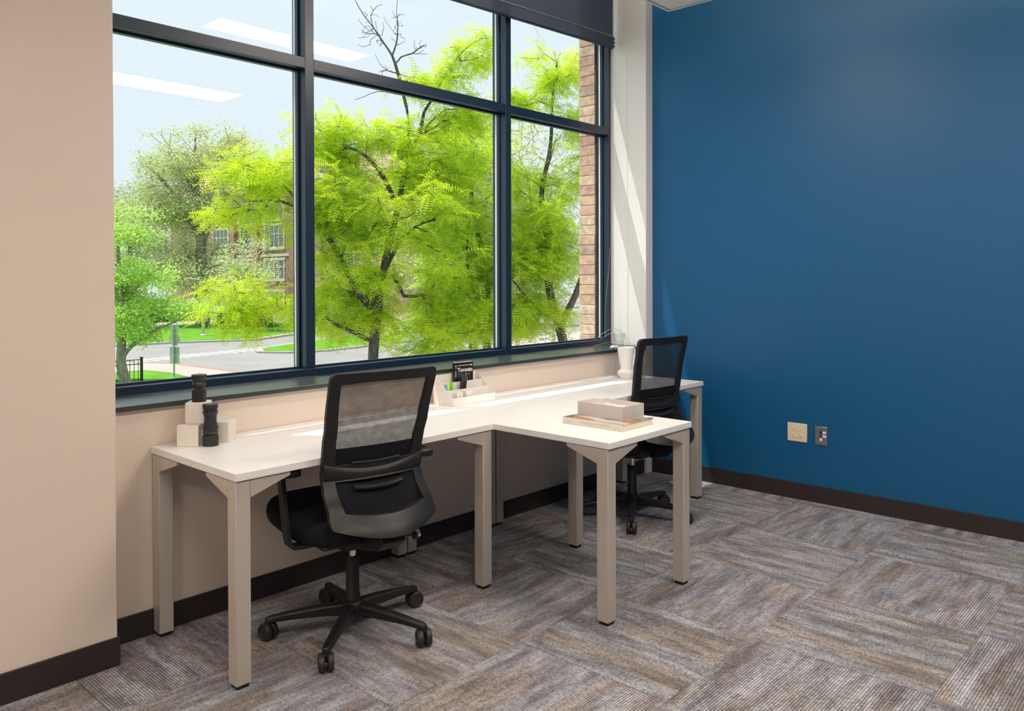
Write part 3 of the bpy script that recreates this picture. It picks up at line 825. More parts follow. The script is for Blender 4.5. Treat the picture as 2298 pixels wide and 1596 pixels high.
# guide book
gb = empty('guide_book', (OX + .188, OY + .112, ZD + .0031), math.radians(-3), label='black pocket city guide reading Toronto in the organizer', cat='book')
MB().box(-.064, .064, .0, .022, .0, .204).build('cover', M['bookblack'], gb, bevel=.001)
MB().box(-.0625, .0630, .002, .020, .2035, .2048).build('pages', M['paper'], gb)
text('Toronto', .030, M['inkw'], gb, (-.046, -.0004, .154), (PI / 2, 0, 0), 'title_text', off=0.0009)
def bars(items, m, name):
    mb = MB()
    for x0, x1, z0, z1 in items: mb.box(x0 * 1.1, x1 * 1.1, -.0006, 0, z0 + .031, z1 + .031)
    mb.build(name, m, gb)
bars([(-.041, .030, .1555, .1578)], M['inkw'], 'top_line')
bars([(-.040, -.030, .110, .1125), (-.040, -.033, .104, .106), (-.024, -.015, .110, .1125), (-.022, .004, .1005, .1045), (-.006, .004, .110, .1125), (.011, .020, .109, .1115), (.026, .036, .108, .1105), (-.038, -.030, .0985, .1005), (.012, .018, .1035, .1055), (.027, .033, .103, .105)], M['inkp'], 'small_print')
bars([(.034, .041, .153, .160)], M['inkr'], 'red_mark')
for q_ in ((.043, .050, .153, .160), (-.055, -.050, .150, .158), (-.055, -.0515, .096, .128)): bars([q_], M['inkw'], 'white_mark')
bars([(-.055, -.050, .138, .145)], M['inkr'], 'red_spine_mark')
def pen(x, y, tilt, rz, mm, h, label, rad=.0055, flat=False):
    r = empty('pen', (OX + x, OY + y, ZD + .0032), rz, label=label, cat='pen', group='pens in the organizer')
    r.rotation_euler = (tilt[0], tilt[1], rz)
    if flat: MB().prism([(p.x, p.y) for p in rr_outline([(-.009, -.005), (.009, -.005), (.009, .005), (-.009, .005)], .004, 3, 1)], .0, h - .0).build('pen_body', M[mm], r, bevel=.002)
    else:
        MB().lathe([(rad * .6, 0), (rad, .004), (rad, h - .006), (rad * .7, h)], 14).build('pen_body', M[mm], r, smooth=40)
        MB().box(rad * .6, rad * 1.5, -.002, .002, h - .045, h - .003).build('pen_clip', M['silverpen'], r)
    return r
pen(.020, .066, (.02, -.10), .1, 'bluem', .106, 'blue marker peeking out left of the yellow and green ones', flat=True)
pen(.036, .066, (.02, -.12), 0, 'yellow', .114, 'yellow marker at the left of the organizer', flat=True)
pen(.056, .066, (.02, -.06), 0, 'green', .117, 'green marker at the left of the organizer', flat=True)
pen(.118, .070, (-.06, .16), 0, 'black', .146, 'leftmost black pen leaning right in the organizer')
pen(.131, .068, (-.06, .18), 0, 'black', .158, 'middle black pen with silver clip in the organizer')
pen(.144, .070, (-.06, .20), 0, 'black', .140, 'rightmost black pen leaning right in the organizer')
def eraser(x, y, w_, h, label):
    r = empty('small_box', (OX + x, OY + y, ZD + .003), label=label, cat='box', group='white boxes in the organizer')
    MB().box(0, w_, 0, .028, 0, h).build('box_body', M['ceramic'], r, bevel=.0012)
    MB().prism([(w_ * .25, h * .95), (w_ * .95, h * .95), (w_ * .50, h * .45)], -.0008, 0, 1).build('printed_flap', M['cream'], r)
    return r
eraser(.040, .010, .040, .062, 'small white box at the left of the organizer front slot')
eraser(.105, .010, .046, .068, 'taller small white box at the right of the organizer front slot')

# ------------------------------------------------------------------ book and tray on the middle desk
bk = empty('large_book', (2.807, 1.947, ZD), math.radians(0.5), label='thick pale hardback book lying on the middle desk', cat='book')
BL, BW, BT = .325, .243, .029
MB().box(.004, BW - .004, .004, BL - .004, .0028, BT - .0028).build('pages', M['paper'], bk)
MB().box(0, BW, 0, BL, 0, .0028).build('back_cover', M['cover'], bk, bevel=.0008)
MB().box(0, BW, 0, BL, BT - .0028, BT).build('front_cover', M['coverart'], bk, bevel=.0008)
MB().box(-.002, .004, 0, BL, 0, BT - .0006).build('spine', M['cover'], bk, bevel=.0015)
text('Evergreen Architecture', .0175, M['inkg'], bk, (-.0022, .060, .0205), (PI / 2, PI, -PI / 2), 'spine_title', align='LEFT')
MB().box(-.0024, -.002, .018, .042, .012, .015).build('publisher_mark', M['boxgrey'], bk)
MB().box(-.0024, -.002, .27, .31, .010, .0125).build('author_line', M['inkg'], bk)
tr = empty('tray_box', (2.885, 2.000, ZD + BT), math.radians(-1.5), label='open grey tray box resting on the pale book', cat='box')
TW, TL, TH, tt = .160, .255, .062, .003
MB().box(0, TW, 0, TL, 0, tt).build('tray_floor', M['boxin'], tr)
for b_ in ((0, TW, 0, tt), (0, TW, TL - tt, TL), (0, tt, tt, TL - tt), (TW - tt, TW, tt, TL - tt)):
    MB().box(*b_, tt, TH).build('tray_wall', M['boxgrey'], tr, bevel=.0006)
MB().box(tt, TW - tt, tt, TL - tt, tt, .040).build('padded_lining', M['boxin'], tr)
for k, (x, y, s, rz, lb) in enumerate([(.060, .165, .032, .5, 'tallest white block in the grey tray'), (.045, .205, .018, .2, 'white block at the far left of the tray'), (.105, .160, .018, .7, 'white block at the back of the tray'), (.052, .118, .018, -.2, 'low white block near the front of the tray'), (.090, .120, .016, .4, 'low pinkish block right of the others in the tray')]):
    o = MB().box(-s / 2, s / 2, -s / 2, s / 2, 0, s * (1.25 if k == 0 else .8)).build('block', M['ceramic'], bevel=.0012)
    o.location = (2.885 + x, 2.000 + y, ZD + BT + .0401); o.rotation_euler = (0, 0, rz); tag(o, lb, 'block', 'white blocks in the tray')

# ------------------------------------------------------------------ vases on the far desk
v = empty('ceramic_vase', (4.318, 2.968, ZD), label='white ceramic vase with pinched waist on the far desk', cat='vase')
MB().lathe([(.030, 0), (.036, .002), (.052, .030), (.058, .040), (.057, .045), (.037, .062), (.036, .066), (.044, .110), (.051, .170), (.054, .200), (.0535, .204), (.050, .203), (.046, .165), (.040, .110), (.030, .066), (.0, .060)], 44).build('vase_body', M['ceramic'], v, smooth=32)
v = empty('slim_bottle', (4.432, 2.985, ZD), label='slim white ceramic bottle half hidden behind the far chair', cat='bottle')
MB().lathe([(.020, 0), (.026, .003), (.027, .06), (.023, .10), (.014, .135), (.012, .165), (.0135, .188), (.011, .189), (.009, .165), (.0, .160)], 32).build('bottle_body', M['ceramic'], v, smooth=40)
v = empty('glass_vase', (4.405, 3.082, ZD), label='clear flared glass vase behind the white ceramic vase', cat='vase')
MB().lathe([(.0, .0), (.040, .0), (.043, .003), (.042, .006), (.026, .09), (.0215, .150), (.025, .185), (.036, .255), (.0405, .285), (.0395, .286), (.0345, .255), (.0235, .186), (.019, .160), (.0, .156)], 40, caps=False).build('glass_body', M['vaseglass'], v, smooth=50)
v = empty('white_sprig', (4.475, 3.165, .9125), label='small crumpled white sprig on the sill beside the glass', cat='decoration')
rs = random.Random(3); mb = MB()
for k in range(7):
    T = Matrix.Translation((rs.uniform(-.03, .015), rs.uniform(-.012, .012), rs.uniform(.006, .016))) @ Euler((rs.uniform(0, 3), rs.uniform(0, 3), 0)).to_matrix().to_4x4()
    mb.lathe([(.002, -.010), (.009, -.005), (.0105, 0), (.008, .006), (.002, .010)], 8, T=T)
mb.build('sprig_tuft', M['ceramic'], v, smooth=60)

# tangled thin cables at the sill's right end
def cable(pts, label, r_=.0012, mm='cable'):
    P = [Vector(p) for p in pts]; out = []
    for i in range(len(P) - 1):
        p0, p1, p2, p3 = P[max(i - 1, 0)], P[i], P[i + 1], P[min(i + 2, len(P) - 1)]
        for k in range(8):
            t = k / 8
            out.append(0.5 * ((2 * p1) + (-p0 + p2) * t + (2 * p0 - 5 * p1 + 4 * p2 - p3) * t * t + (-p0 + 3 * p1 - 3 * p2 + p3) * t ** 3))
    out.append(P[-1])
    return tag(MB().tube(out, r_, 6).build('cable', M[mm], smooth=60), label, 'cable', 'thin cables at the window end')
cable([(4.60, 3.43, .955), (4.66, 3.38, 1.01), (4.72, 3.34, 1.035), (4.77, 3.30, .98), (4.74, 3.26, .925), (4.69, 3.24, .9145)], 'pale thin cable looping over the sill beside the jamb')
cable([(4.66, 3.43, .955), (4.71, 3.36, 1.0), (4.755, 3.32, 1.02), (4.785, 3.27, .95), (4.76, 3.23, .9145), (4.70, 3.20, .914)], 'pale cable making the smaller loop on the sill')
cable([(4.55, 3.40, .9145), (4.62, 3.36, .93), (4.70, 3.30, .942), (4.78, 3.24, .925), (4.80, 3.18, .9145)], 'thin cable lying along the sill end')
cable([(4.790, 3.432, 1.62), (4.776, 3.434, 1.45), (4.745, 3.436, 1.25), (4.735, 3.438, 1.10), (4.725, 3.43, .955)], 'thin cable hanging down the window frame end')
cable([(4.8165, 3.302, 3.0), (4.8165, 3.30, 1.75), (4.8165, 3.295, 1.5), (4.8165, 3.298, 1.25), (4.815, 3.30, 1.05), (4.80, 3.29, .925)], 'white cord hanging down the white jamb', .0016, 'cord')

# ------------------------------------------------------------------ wall plates
o1 = empty('power_outlet', (XB, 2.071, .421), label='cream double power outlet plate on the blue wall', cat='outlet')
MB().box(-.006, 0, -.063, .063, -.0585, .0585).build('wall_plate', M['ivory'], o1, bevel=.003)
for y in (.026, -.024):
    for z in (.0195, -.0195):
        rc = MB().prism([(p.x, p.y) for p in rr_outline([(y - .0165, z - .0145), (y + .0165, z - .0145), (y + .0165, z + .0145), (y - .0165, z + .0145)], .011, 5, 2)], -.0085, -.004, 0).build('receptacle', M['ivory2'], o1, bevel=.0008)
        MB().box(-.0088, -.006, y + .005, y + .0075, z - .001, z + .009).box(-.0088, -.006, y - .0075, y - .005, z + .000, z + .008).build('slot', M['hole'], rc)
        MB().tube([(-.0088, y, z - .007), (-.006, y, z - .007)], .0026, 10).build('ground_hole', M['hole'], rc)
    MB().tube([(-.0072, y, 0), (-.004, y, 0)], .0028, 10).build('screw', M['ivory2'], o1)
o2 = empty('data_plate', (XB, 1.9205, .418), label='grey metal data plate with three jacks on the blue wall', cat='wall plate')
MB().box(-.006, 0, -.0375, .0375, -.0575, .0575).build('wall_plate', M['plategrey'], o2, bevel=.0025)
for z in (.044, -.044): MB().tube([(-.0074, 0, z), (-.004, 0, z)], .0034, 10).build('screw', M['chrome'], o2)
for z, m_ in ((.022, 'hole'), (-.001, 'bluejack'), (-.023, 'labelw')): MB().box(-.0082, -.005, -.0075, .0075, z - .0085, z + .0085).build('jack', M[m_], o2, bevel=.001)
for z in (.022, -.001): MB().box(-.0068, -.0055, -.031, -.009, z - .007, z + .007).build('paper_label', M['labelw'], o2)

# ------------------------------------------------------------------ outdoors
GZ = -4.0
gr = MB().box(-60, 220, 6, 260, GZ - 0.5, GZ).build('road', M['asphalt'])
struct(gr, 'pale grey asphalt street below the window')
def patch(name, pts, z0, z1, m, label):
    o = MB().prism(pts, z0, z1).build(name, M[m]); struct(o, label); return o
patch('lawn_near', [(-40, 43.9), (15.3, 46.5), (19.36, 46.9), (19.9, 44.5), (19.7, 42.3), (19.2, 38), (17, 30), (12, 20), (-40, 20)], GZ - .05, GZ + .10, 'grass', 'bright lawn patch with fence near the building')
patch('sidewalk_near', [(-40, 48.5), (15, 51.2), (20.3, 52.4), (21.9, 48.8), (22.3, 42.8), (21.6, 36), (19, 26), (14, 15), (12, 20), (17, 30), (19.2, 38), (19.7, 42.3), (19.9, 44.5), (19.36, 46.9), (15.3, 46.5), (-40, 43.9)], GZ - .05, GZ + .12, 'concrete', 'pinkish concrete sidewalk curving around the near lawn')
patch('curb_near', [(-40, 48.9), (15, 51.6), (20.5, 52.85), (22.35, 48.9), (22.75, 42.8), (22.0, 36), (19.4, 26), (14.4, 15), (14, 15), (19, 26), (21.6, 36), (22.3, 42.8), (21.9, 48.8), (20.3, 52.4), (15, 51.2), (-40, 48.5)], GZ - .05, GZ + .13, 'curbred', 'reddish curb edging the near sidewalk')
patch('lawn_far', [(-10, 69), (26.7, 66.4), (30, 66.0), (35.3, 63.6), (42.3, 67.7), (60, 77), (80, 92), (46, 91.5), (30, 86), (5, 88)], GZ - .05, GZ + .16, 'grass', 'green lawn across the street with the street light')
patch('curb_far', [(-10, 68.4), (26.6, 65.8), (29.9, 65.4), (35.3, 62.9), (42.6, 67.0), (60.4, 76.3), (60, 77), (42.3, 67.7), (35.3, 63.6), (30, 66.0), (26.7, 66.4), (-10, 69)], GZ - .05, GZ + .15, 'concrete', 'pale curb along the far lawn')
patch('sidewalk_far', [(5, 88), (30, 86), (46, 91.5), (80, 92), (80, 97), (44, 97), (30, 91), (5, 93)], GZ - .05, GZ + .12, 'concrete', 'pale sidewalk in front of the hedge')
patch('lawn_island', [(31.3, 54.4), (34.6, 56.0), (44, 60.5), (44, 52.5), (34, 50.2), (31.2, 51.0), (30.3, 52.4)], GZ - .05, GZ + .16, 'grass', 'small green traffic island')
patch('curb_island', [(30.9, 54.9), (34.4, 56.6), (44, 61.1), (44, 51.9), (34, 49.6), (31.0, 50.4), (29.7, 52.4)], GZ - .05, GZ + .14, 'concrete', 'pale curb around the traffic island')
patch('lawn_back', [(-10, 93), (30, 91), (44, 97), (80, 97), (80, 200), (-60, 200)], GZ - .05, GZ + .1, 'grass', 'lawn behind the hedge before the brick building')
patch('plaza', [(26, 14), (70, 34), (70, 50), (44, 46), (30, 40), (24.5, 30)], GZ - .05, GZ + .06, 'concrete', 'pale pavement under the near trees')
for k in range(14):
    cx_, cy_ = 21.05 + .78 * k, 53.3 + .17 * k
    dx, dy = .15, -1.0; nx, ny = .17, .026
    MB().prism([(cx_ - dx - nx, cy_ - dy - ny), (cx_ + dx - nx, cy_ + dy - ny), (cx_ + dx + nx, cy_ + dy + ny), (cx_ - dx + nx, cy_ - dy + ny)], GZ, GZ + .012).build('crosswalk_stripe', M['stripe'], gr)

# fence
fn = empty('metal_fence', (15.3, 42.2, GZ + .1), math.radians(-8), label='low black metal fence on the near lawn', cat='fence')
for x in (-3.6, -.85, 1.96):
    MB().box(x - .06, x + .06, -.06, .06, 0, 1.22).box(x - .075, x + .075, -.075, .075, 1.22, 1.26).build('post', M['fence'], fn)
for z in (1.12, .90, .12): MB().box(-3.6, 1.96, -.02, .02, z - .022, z + .022).build('rail', M['fence'], fn)
for k in range(27):
    x = -3.4 + k * .2
    if abs(x + .85) < .1: continue
    MB().box(x - .013, x + .013, -.013, .013, .06, 1.12).build('picket', M['fence'], fn)

def signpost(loc, label, h, plates):
    s = empty('sign_post', loc, math.radians(-58), label=label, cat='sign')
    MB().tube([(0, 0, 0), (0, 0, h)], .045, 8).build('pole', M['pole'], s)
    for (n, z, a, b, m_, oc) in plates:
        if oc:
            pts = [(a * math.cos(PI / 8 + k * PI / 4), z + a * math.sin(PI / 8 + k * PI / 4)) for k in range(8)]
            MB().prism(pts, .05, .058, 1).build(n, M[m_], s)
        else: MB().box(-a, a, .05, .058, z - b, z + b).build(n, M[m_], s)
    return s
signpost((19.2, 42.5, GZ), 'sign post with grey sign backs behind the left tree', 2.9, [('octagon_sign', 2.12, .36, 0, 'signback2', True), ('square_sign', 2.66, .26, .18, 'signback2', False), ('upper_sign', 1.50, .29, .21, 'signback', False), ('lower_sign', 1.05, .29, .23, 'signback2', False)])
signpost((36.5, 70.0, GZ + .16), 'distant stop sign seen from the back on the far lawn', 2.9, [('octagon_sign', 2.45, .42, 0, 'signback', True)])
sl = empty('street_light', (34.6, 70.5, GZ + .16), label='slim grey street light pole in front of the big trunk', cat='street light')
MB().tube([(0, 0, 0), (-.10, .05, 2.6), (-.22, .1, 5.2)], [.11, .09, .075], 10).build('pole', M['galv'], sl)
MB().tube([(-.22, .1, 5.15), (-1.0, .75, 5.25)], .06, 8).build('arm', M['galv'], sl)
MB().box(-1.35, -.85, .62, .90, 5.18, 5.34).build('lamp_head', M['galv'], sl, bevel=.03)
MB().lathe([(.30, 0), (.30, .08), (.18, .14)], 14).build('base_plate', M['lime'], sl)

# brick building across the street, its long side facing the left
XBD = 51.18
bd = empty('brick_building', (XBD, 85, GZ), label='brown brick building with pale stone window trim beyond the trees', cat='building')
def bpart(name, m, items, **k):
    mb = MB()
    for it in items: mb.box(it[0] - XBD, it[1] - XBD, it[2] - 85, it[3] - 85, it[4] - GZ, it[5] - GZ)
    return mb.build(name, M[m], bd, **k)
bpart('brick_wall', 'farbrick', [(XBD, XBD + 16, 60, 114, GZ, 12.1)])
bpart('eave', 'lime', [(XBD - .5, XBD + 16.5, 59.5, 114.5, 12.1, 12.5)])
bpart('stone_band', 'lime', [(XBD - .10, XBD, 60, 114, 4.05, 4.35)])
bpart('stone_base', 'lime', [(XBD - .15, XBD, 60, 114, GZ, -2.2)])
rf = MB().quadset([(-.9, -25.8, 16.5), (-.9, 29.8, 16.5), (8, -25.8, 21.4), (8, 29.8, 21.4), (16.9, -25.8, 16.5), (16.9, 29.8, 16.5)], [(0, 2, 3, 1), (2, 4, 5, 3), (0, 4, 2), (1, 3, 5), (0, 1, 5, 4)]).build('roof', M['roof'], bd)
for y in (76.5, 92):
    d = MB().prism([(y - 85 - 1.8, 17.0), (y - 85 + 1.8, 17.0), (y - 85 + 1.8, 19.0), (y - 85, 20.2), (y - 85 - 1.8, 19.0)], .8, 6.5, 0).build('dormer', M['roof'], rf)
    MB().box(.68, .80, y - 85 - .9, y - 85 + .9, 17.4, 18.9).build('dormer_pane', M['farpane'], d)
def bwin(yc, hw, z0, z1, n, ac=False):
    t = MB().box(-.10, .02, yc - hw - .28 - 85, yc + hw + .28 - 85, z1 - GZ, z1 + .28 - GZ).box(-.14, .02, yc - hw - .3 - 85, yc + hw + .3 - 85, z0 - .26 - GZ, z0 - GZ)
    k = z0
    while k < z1 - .2:
        wq = .26 if int((k - z0) / .45) % 2 else .14
        for s_ in (-1, 1):
            a, b = sorted((yc + s_ * hw, yc + s_ * (hw + wq))); t.box(-.08, .02, a - 85, b - 85, k - GZ, min(k + .45, z1) - GZ)
        k += .45
    f = t.build('window', M['lime'], bd)
    MB().box(-.03, .02, yc - hw - 85, yc + hw - 85, z0 - GZ, z1 - GZ).build('pane', M['farpane'], f)
    mm = MB()
    for i in range(n + 1):
        y = yc - hw + 2 * hw * i / n; mm.box(-.07, -.03, y - .07 - 85, y + .07 - 85, z0 - GZ, z1 - GZ)
    for z in (z0 + .06, (z0 + z1) / 2 + .3, z1 - .06): mm.box(-.065, -.035, yc - hw - 85, yc + hw - 85, z - .045 - GZ, z + .045 - GZ)
    mm.build('sash', M['lime'] if n > 3 else M['mull'], f)
    if ac: MB().box(-.55, -.03, yc + hw * .55 - 85, yc + hw * .95 - 85, z0 + .05 - GZ, z0 + .85 - GZ).build('air_conditioner', M['acunit'], f)
for yg in (86, 72.2):
    for z0, z1, a in ((5.1, 7.8, True), (1.3, 3.6, False), (8.5, 10.7, True), (-2.9, -.2, False)):
        bwin(yg, 2.1, z0, z1, 4, a)
        bwin(yg + 6.6, 1.3, z0 - .2, z1, 2, a)
        if yg > 80:
            bwin(yg + 13.3, 2.0, z0, z1, 4, False)
for yg in (89.9, 95.6, 76.2, 81.6, 68):
    bpart('pilaster', 'farbrick', [(XBD - .45, XBD, yg - .55, yg + .55, GZ, 8.2)])

# ------------------------------------------------------------------ trees
CAMP = np.array([0, 0, 1.4])
_f = np.array(fw); _r = np.array(rt2); _u = np.array(up2)
def pt(px, py, depth):                     # a point in the world at a given distance ahead
    return CAMP + (_f + _r * (px - 1149.0) / F_PX - _u * (py - 641.81) / F_PX) * depth

def smooth_line(P, step):
    P = [np.array(p, float) for p in P]; out = []
    for i in range(len(P) - 1):
        p0, p1, p2, p3 = P[max(i - 1, 0)], P[i], P[i + 1], P[min(i + 2, len(P) - 1)]
        n = max(2, int(np.linalg.norm(p2 - p1) / step))
        for k in range(n):
            t = k / n
            out.append(.5 * (2 * p1 + (p2 - p0) * t + (2 * p0 - 5 * p1 + 4 * p2 - p3) * t * t + (-p0 + 3 * p1 - 3 * p2 + p3) * t ** 3))
    out.append(P[-1]); return out

class Tree:
    def __init__(s, seed, step, rmin):
        s.rs = np.random.RandomState(seed); s.step = step; s.rmin = rmin
        s.p = []; s.par = []; s.rad = []; s.fix = []; s.leafs = []
    def limb(s, pts, r0, r1, attach=None, jit=0.0):
        L = smooth_line(pts, s.step); n = len(L)
        if attach is None: prev = -1
        else: prev = int(np.argmin(np.linalg.norm(np.array(s.p) - L[0], axis=1)))
        for i, q in enumerate(L):
            if i == 0 and attach is not None: continue
            s.p.append(q + s.rs.normal(0, jit, 3) * (i > 0)); s.par.append(prev); prev = len(s.p) - 1
            s.rad.append(r0 + (r1 - r0) * i / max(1, n - 1))
        return s
    def grow(s, T, leafy=True, bend=0.18, upbias=0.5):
        A = np.array(s.p)
        d = np.array([np.min(np.linalg.norm(A - t, axis=1)) for t in T])
        for t in T[np.argsort(d)]:
            A = np.array(s.p); v = A - t; dist = np.linalg.norm(v, axis=1)
            pr = np.array(s.par); dd = A - A[np.maximum(pr, 0)]; ln = np.linalg.norm(dd, axis=1) + 1e-9
            cs = -np.einsum('ij,ij->i', dd, v) / (ln * (dist + 1e-9))
            cost = dist * (1.55 - .55 * cs) + upbias * np.maximum(0, v[:, 2])
            i = int(np.argmin(cost)); a = A[i]; L = dist[i]
            n = max(1, int(L / s.step)); perp = s.rs.normal(0, 1, 3) * bend * L; perp[2] -= .25 * bend * L
            prev = i
            for k in range(1, n + 1):
                q = k / n; p = a + (t - a) * q + perp * q * (1 - q) * 1.5 + s.rs.normal(0, .05 * s.step, 3) * (k < n)
                s.p.append(p); s.par.append(prev); s.rad.append(0.0); prev = len(s.p) - 1
            if leafy: s.leafs.append(prev)
        return s
    def wood(s, name, m, parent, base, k=0.0042, pw=0.5):
        n = len(s.p); cnt = np.zeros(n)
        ch = np.zeros(n, int)
        for i in range(n):
            if s.par[i] >= 0: ch[s.par[i]] += 1
        for i in range(n - 1, -1, -1):
            if ch[i] == 0: cnt[i] += 1
            if s.par[i] >= 0: cnt[s.par[i]] += cnt[i]
        R = np.maximum(np.maximum(s.rmin, k * cnt ** pw), np.array(s.rad))
        s.R = R
        P = np.array(s.p) - np.array(base); vs = []; fs = []
        for i in range(n):
            j = s.par[i]
            if j < 0: continue
            a, b = P[j], P[i]; d = b - a; L = np.linalg.norm(d)
            if L < 1e-6: continue
            d /= L; o = np.cross(d, [0, 0, 1.0]) if abs(d[2]) < .95 else np.cross(d, [1.0, 0, 0]); o /= np.linalg.norm(o); q = np.cross(d, o)
            r0, r1 = min(R[j], R[i] * 1.25), R[i]
            ns = 4 if r1 < .012 else (6 if r1 < .05 else 10)
            b0 = len(vs)
            for (c, r) in ((a - d * r0 * .3, r0), (b, r1)):
                for kk in range(ns):
                    an = 2 * PI * kk / ns; vs.append(c + (o * math.cos(an) + q * math.sin(an)) * r)
            for kk in range(ns): fs.append((b0 + kk, b0 + (kk + 1) % ns, b0 + ns + (kk + 1) % ns, b0 + ns + kk))
        me = bpy.data.meshes.new(name); me.from_pydata([tuple(x) for x in vs], [], fs); me.materials.append(m); me.shade_smooth()
        ob = bpy.data.objects.new(name, me); COL.objects.link(ob); ob.parent = parent
        return ob

def np_mesh(name, V, Fq, m, parent):
    me = bpy.data.meshes.new(name); nv, nf = len(V), len(Fq); k = Fq.shape[1]
    me.vertices.add(nv); me.vertices.foreach_set('co', V.astype(np.float32).ravel())
    me.loops.add(nf * k); me.loops.foreach_set('vertex_index', Fq.astype(np.int32).ravel())
    me.polygons.add(nf); me.polygons.foreach_set('loop_start', np.arange(0, nf * k, k, dtype=np.int32))
    me.update(calc_edges=True); me.materials.append(m)
    o = bpy.data.objects.new(name, me); COL.objects.link(o); o.parent = parent; o['kind'] = 'stuff'
    return o

def frond_template(npair=7):
    V = []; Fq = []
    for k in range(npair):
        t = .12 + .88 * (k + .5) / npair; x = t; z = -.22 * t * t
        ll = .21 * (1 - .45 * abs(t - .5) * 1.2); ww_ = .066
        for s_ in (-1, 1):
            b = len(V); tip = (x + .05, s_ * ll, z - .03)
            V += [(x, 0, z), (x + .05 - ww_ * .5, s_ * ll * .5, z + .012), tip, (x + ww_ + .01, s_ * ll * .45, z + .004)]
            Fq.append((b, b + 1, b + 2, b + 3))
    b = len(V); V += [(0, -.006, 0), (0, .006, 0), (1, .003, -.22), (1, -.003, -.22)]; Fq.append((b, b + 1, b + 2, b + 3))
    return np.array(V), np.array(Fq)
FT_V, FT_F = frond_template()

def rot_frames(rs, n, out, flat=0.35, droop=0.25):
    """frames whose x axis points outwards-ish, z axis roughly up"""
    x = out + rs.normal(0, .55, (n, 3)); x[:, 2] = x[:, 2] * .4 - droop + rs.normal(0, .22, n)
    x /= np.linalg.norm(x, axis=1)[:, None]
    z = np.zeros((n, 3)); z[:, 2] = 1; z += rs.normal(0, flat, (n, 3))
    y = np.cross(z, x); y /= np.linalg.norm(y, axis=1)[:, None]; z = np.cross(x, y)
    return np.stack([x, y, z], axis=2)

def fronds(tree, name, m, parent, base, per, size, spread):
    rs = tree.rs; P = np.array(tree.p); L = np.array(tree.leafs); n = len(L) * per
    idx = np.repeat(L, per); par = np.array(tree.par)[idx]
    d = P[idx] - P[par]; d /= np.linalg.norm(d, axis=1)[:, None] + 1e-9
    tip = rs.rand(n) < .62
    q = np.where(tip, 0, rs.rand(n))[:, None]
    pos = P[idx] - d * q * spread * 1.6 + rs.normal(0, 1, (n, 3)) * np.where(tip, .05, .08)[:, None]
    out = d * .5 + rs.normal(0, .8, (n, 3))
    Rm = rot_frames(rs, n, out, .30, .12); sz = size * rs.uniform(.65, 1.15, n)
    V = np.einsum('nij,vj->nvi', Rm, FT_V) * sz[:, None, None] + (pos - np.array(base))[:, None, :]
    nv = len(FT_V); Fq = (FT_F[None] + (np.arange(n) * nv)[:, None, None]).reshape(-1, 4)
    return np_mesh(name, V.reshape(-1, 3), Fq, m, parent)

def leaves(tree, name, m, parent, base, per, size, spread, flat=0.9):
    rs = tree.rs; P = np.array(tree.p); L = np.array(tree.leafs); n = len(L) * per
    pos = P[np.repeat(L, per)] + rs.normal(0, spread, (n, 3)) * np.array([1, 1, .7])
    T = np.array([(0, 0, 0), (.5, .32, .06), (1, 0, 0), (.5, -.32, .06)]) - np.array([.5, 0, 0])
    Rm = rot_frames(rs, n, rs.normal(0, 1, (n, 3)), flat, .1); sz = size * rs.uniform(.6, 1.2, n)
    V = np.einsum('nij,vj->nvi', Rm, T) * sz[:, None, None] + (pos - np.array(base))[:, None, :]
    Fq = (np.array([[0, 1, 2, 3]])[None] + (np.arange(n) * 4)[:, None, None]).reshape(-1, 4)
    return np_mesh(name, V.reshape(-1, 3), Fq, m, parent)

def blob(rs, n, px, py, D, rx, ry, rD, fill=0.55, clump=1, cr=0.0):
    """points inside an ellipsoid given by its centre ahead and its half sizes; clump > 1 gathers them in flat sprays"""
    k = max(1, n // clump)
    v = rs.normal(0, 1, (k, 3)); v /= np.linalg.norm(v, axis=1)[:, None]; v *= (rs.rand(k) ** fill)[:, None]
    c = pt(px, py, D); s = D / F_PX
    P = c + np.outer(v[:, 0] * rx * s, _r) + np.outer(v[:, 1] * ry * s, _u) + np.outer(v[:, 2] * rD, _f)
    if clump > 1:
        P = np.repeat(P, clump, 0) + rs.normal(0, 1, (k * clump, 3)) * np.array([cr, cr, cr * .28])
    return P

# main honey locust in front of the middle pane
D = 14.0
t1 = Tree(11, 0.16, 0.0045)
b1 = pt(838, 980, D); b1[2] = GZ
t1.limb([b1, pt(838, 900, D), pt(838, 790, D), pt(848, 690, D), pt(860, 610, D), pt(876, 535, D), pt(893, 470, D), pt(905, 405, D), pt(930, 330, D + .2), pt(945, 285, D + .2)], .135, .035)
t1.limb([pt(842, 700, D), pt(808, 660, D - .2), pt(765, 585, D - .4), pt(738, 535, D - .6), pt(690, 480, D - .8), pt(630, 452, D - 1), pt(560, 452, D - 1.1)], .075, .014, 1)
t1.limb([pt(842, 690, D), pt(790, 660, D + .3), pt(740, 650, D + .5), pt(690, 668, D + .4), pt(620, 700, D + .3), pt(540, 728, D + .3)], .04, .012, 1)
t1.limb([pt(838, 770, D), pt(800, 748, D - .3), pt(765, 735, D - .6), pt(735, 715, D - .8)], .05, .02, 1)
t1.limb([pt(893, 470, D), pt(862, 400, D - .3), pt(820, 350, D - .5), pt(760, 320, D - .6), pt(715, 290, D - .7)], .05, .012, 1)
t1.limb([pt(862, 610, D), pt(900, 540, D + .4), pt(950, 500, D + .6), pt(1010, 490, D + .8)], .045, .014, 1)
t1.limb([pt(905, 405, D), pt(918, 300, D), pt(912, 240, D), pt(893, 165, D), pt(880, 125, D)], .032, .016, 1)
t1.limb([pt(940, 270, D + .2), pt(968, 225, D + .2), pt(1010, 150, D + .2), pt(1050, 105, D + .2), pt(1085, 85, D + .2)], .03, .010, 1)
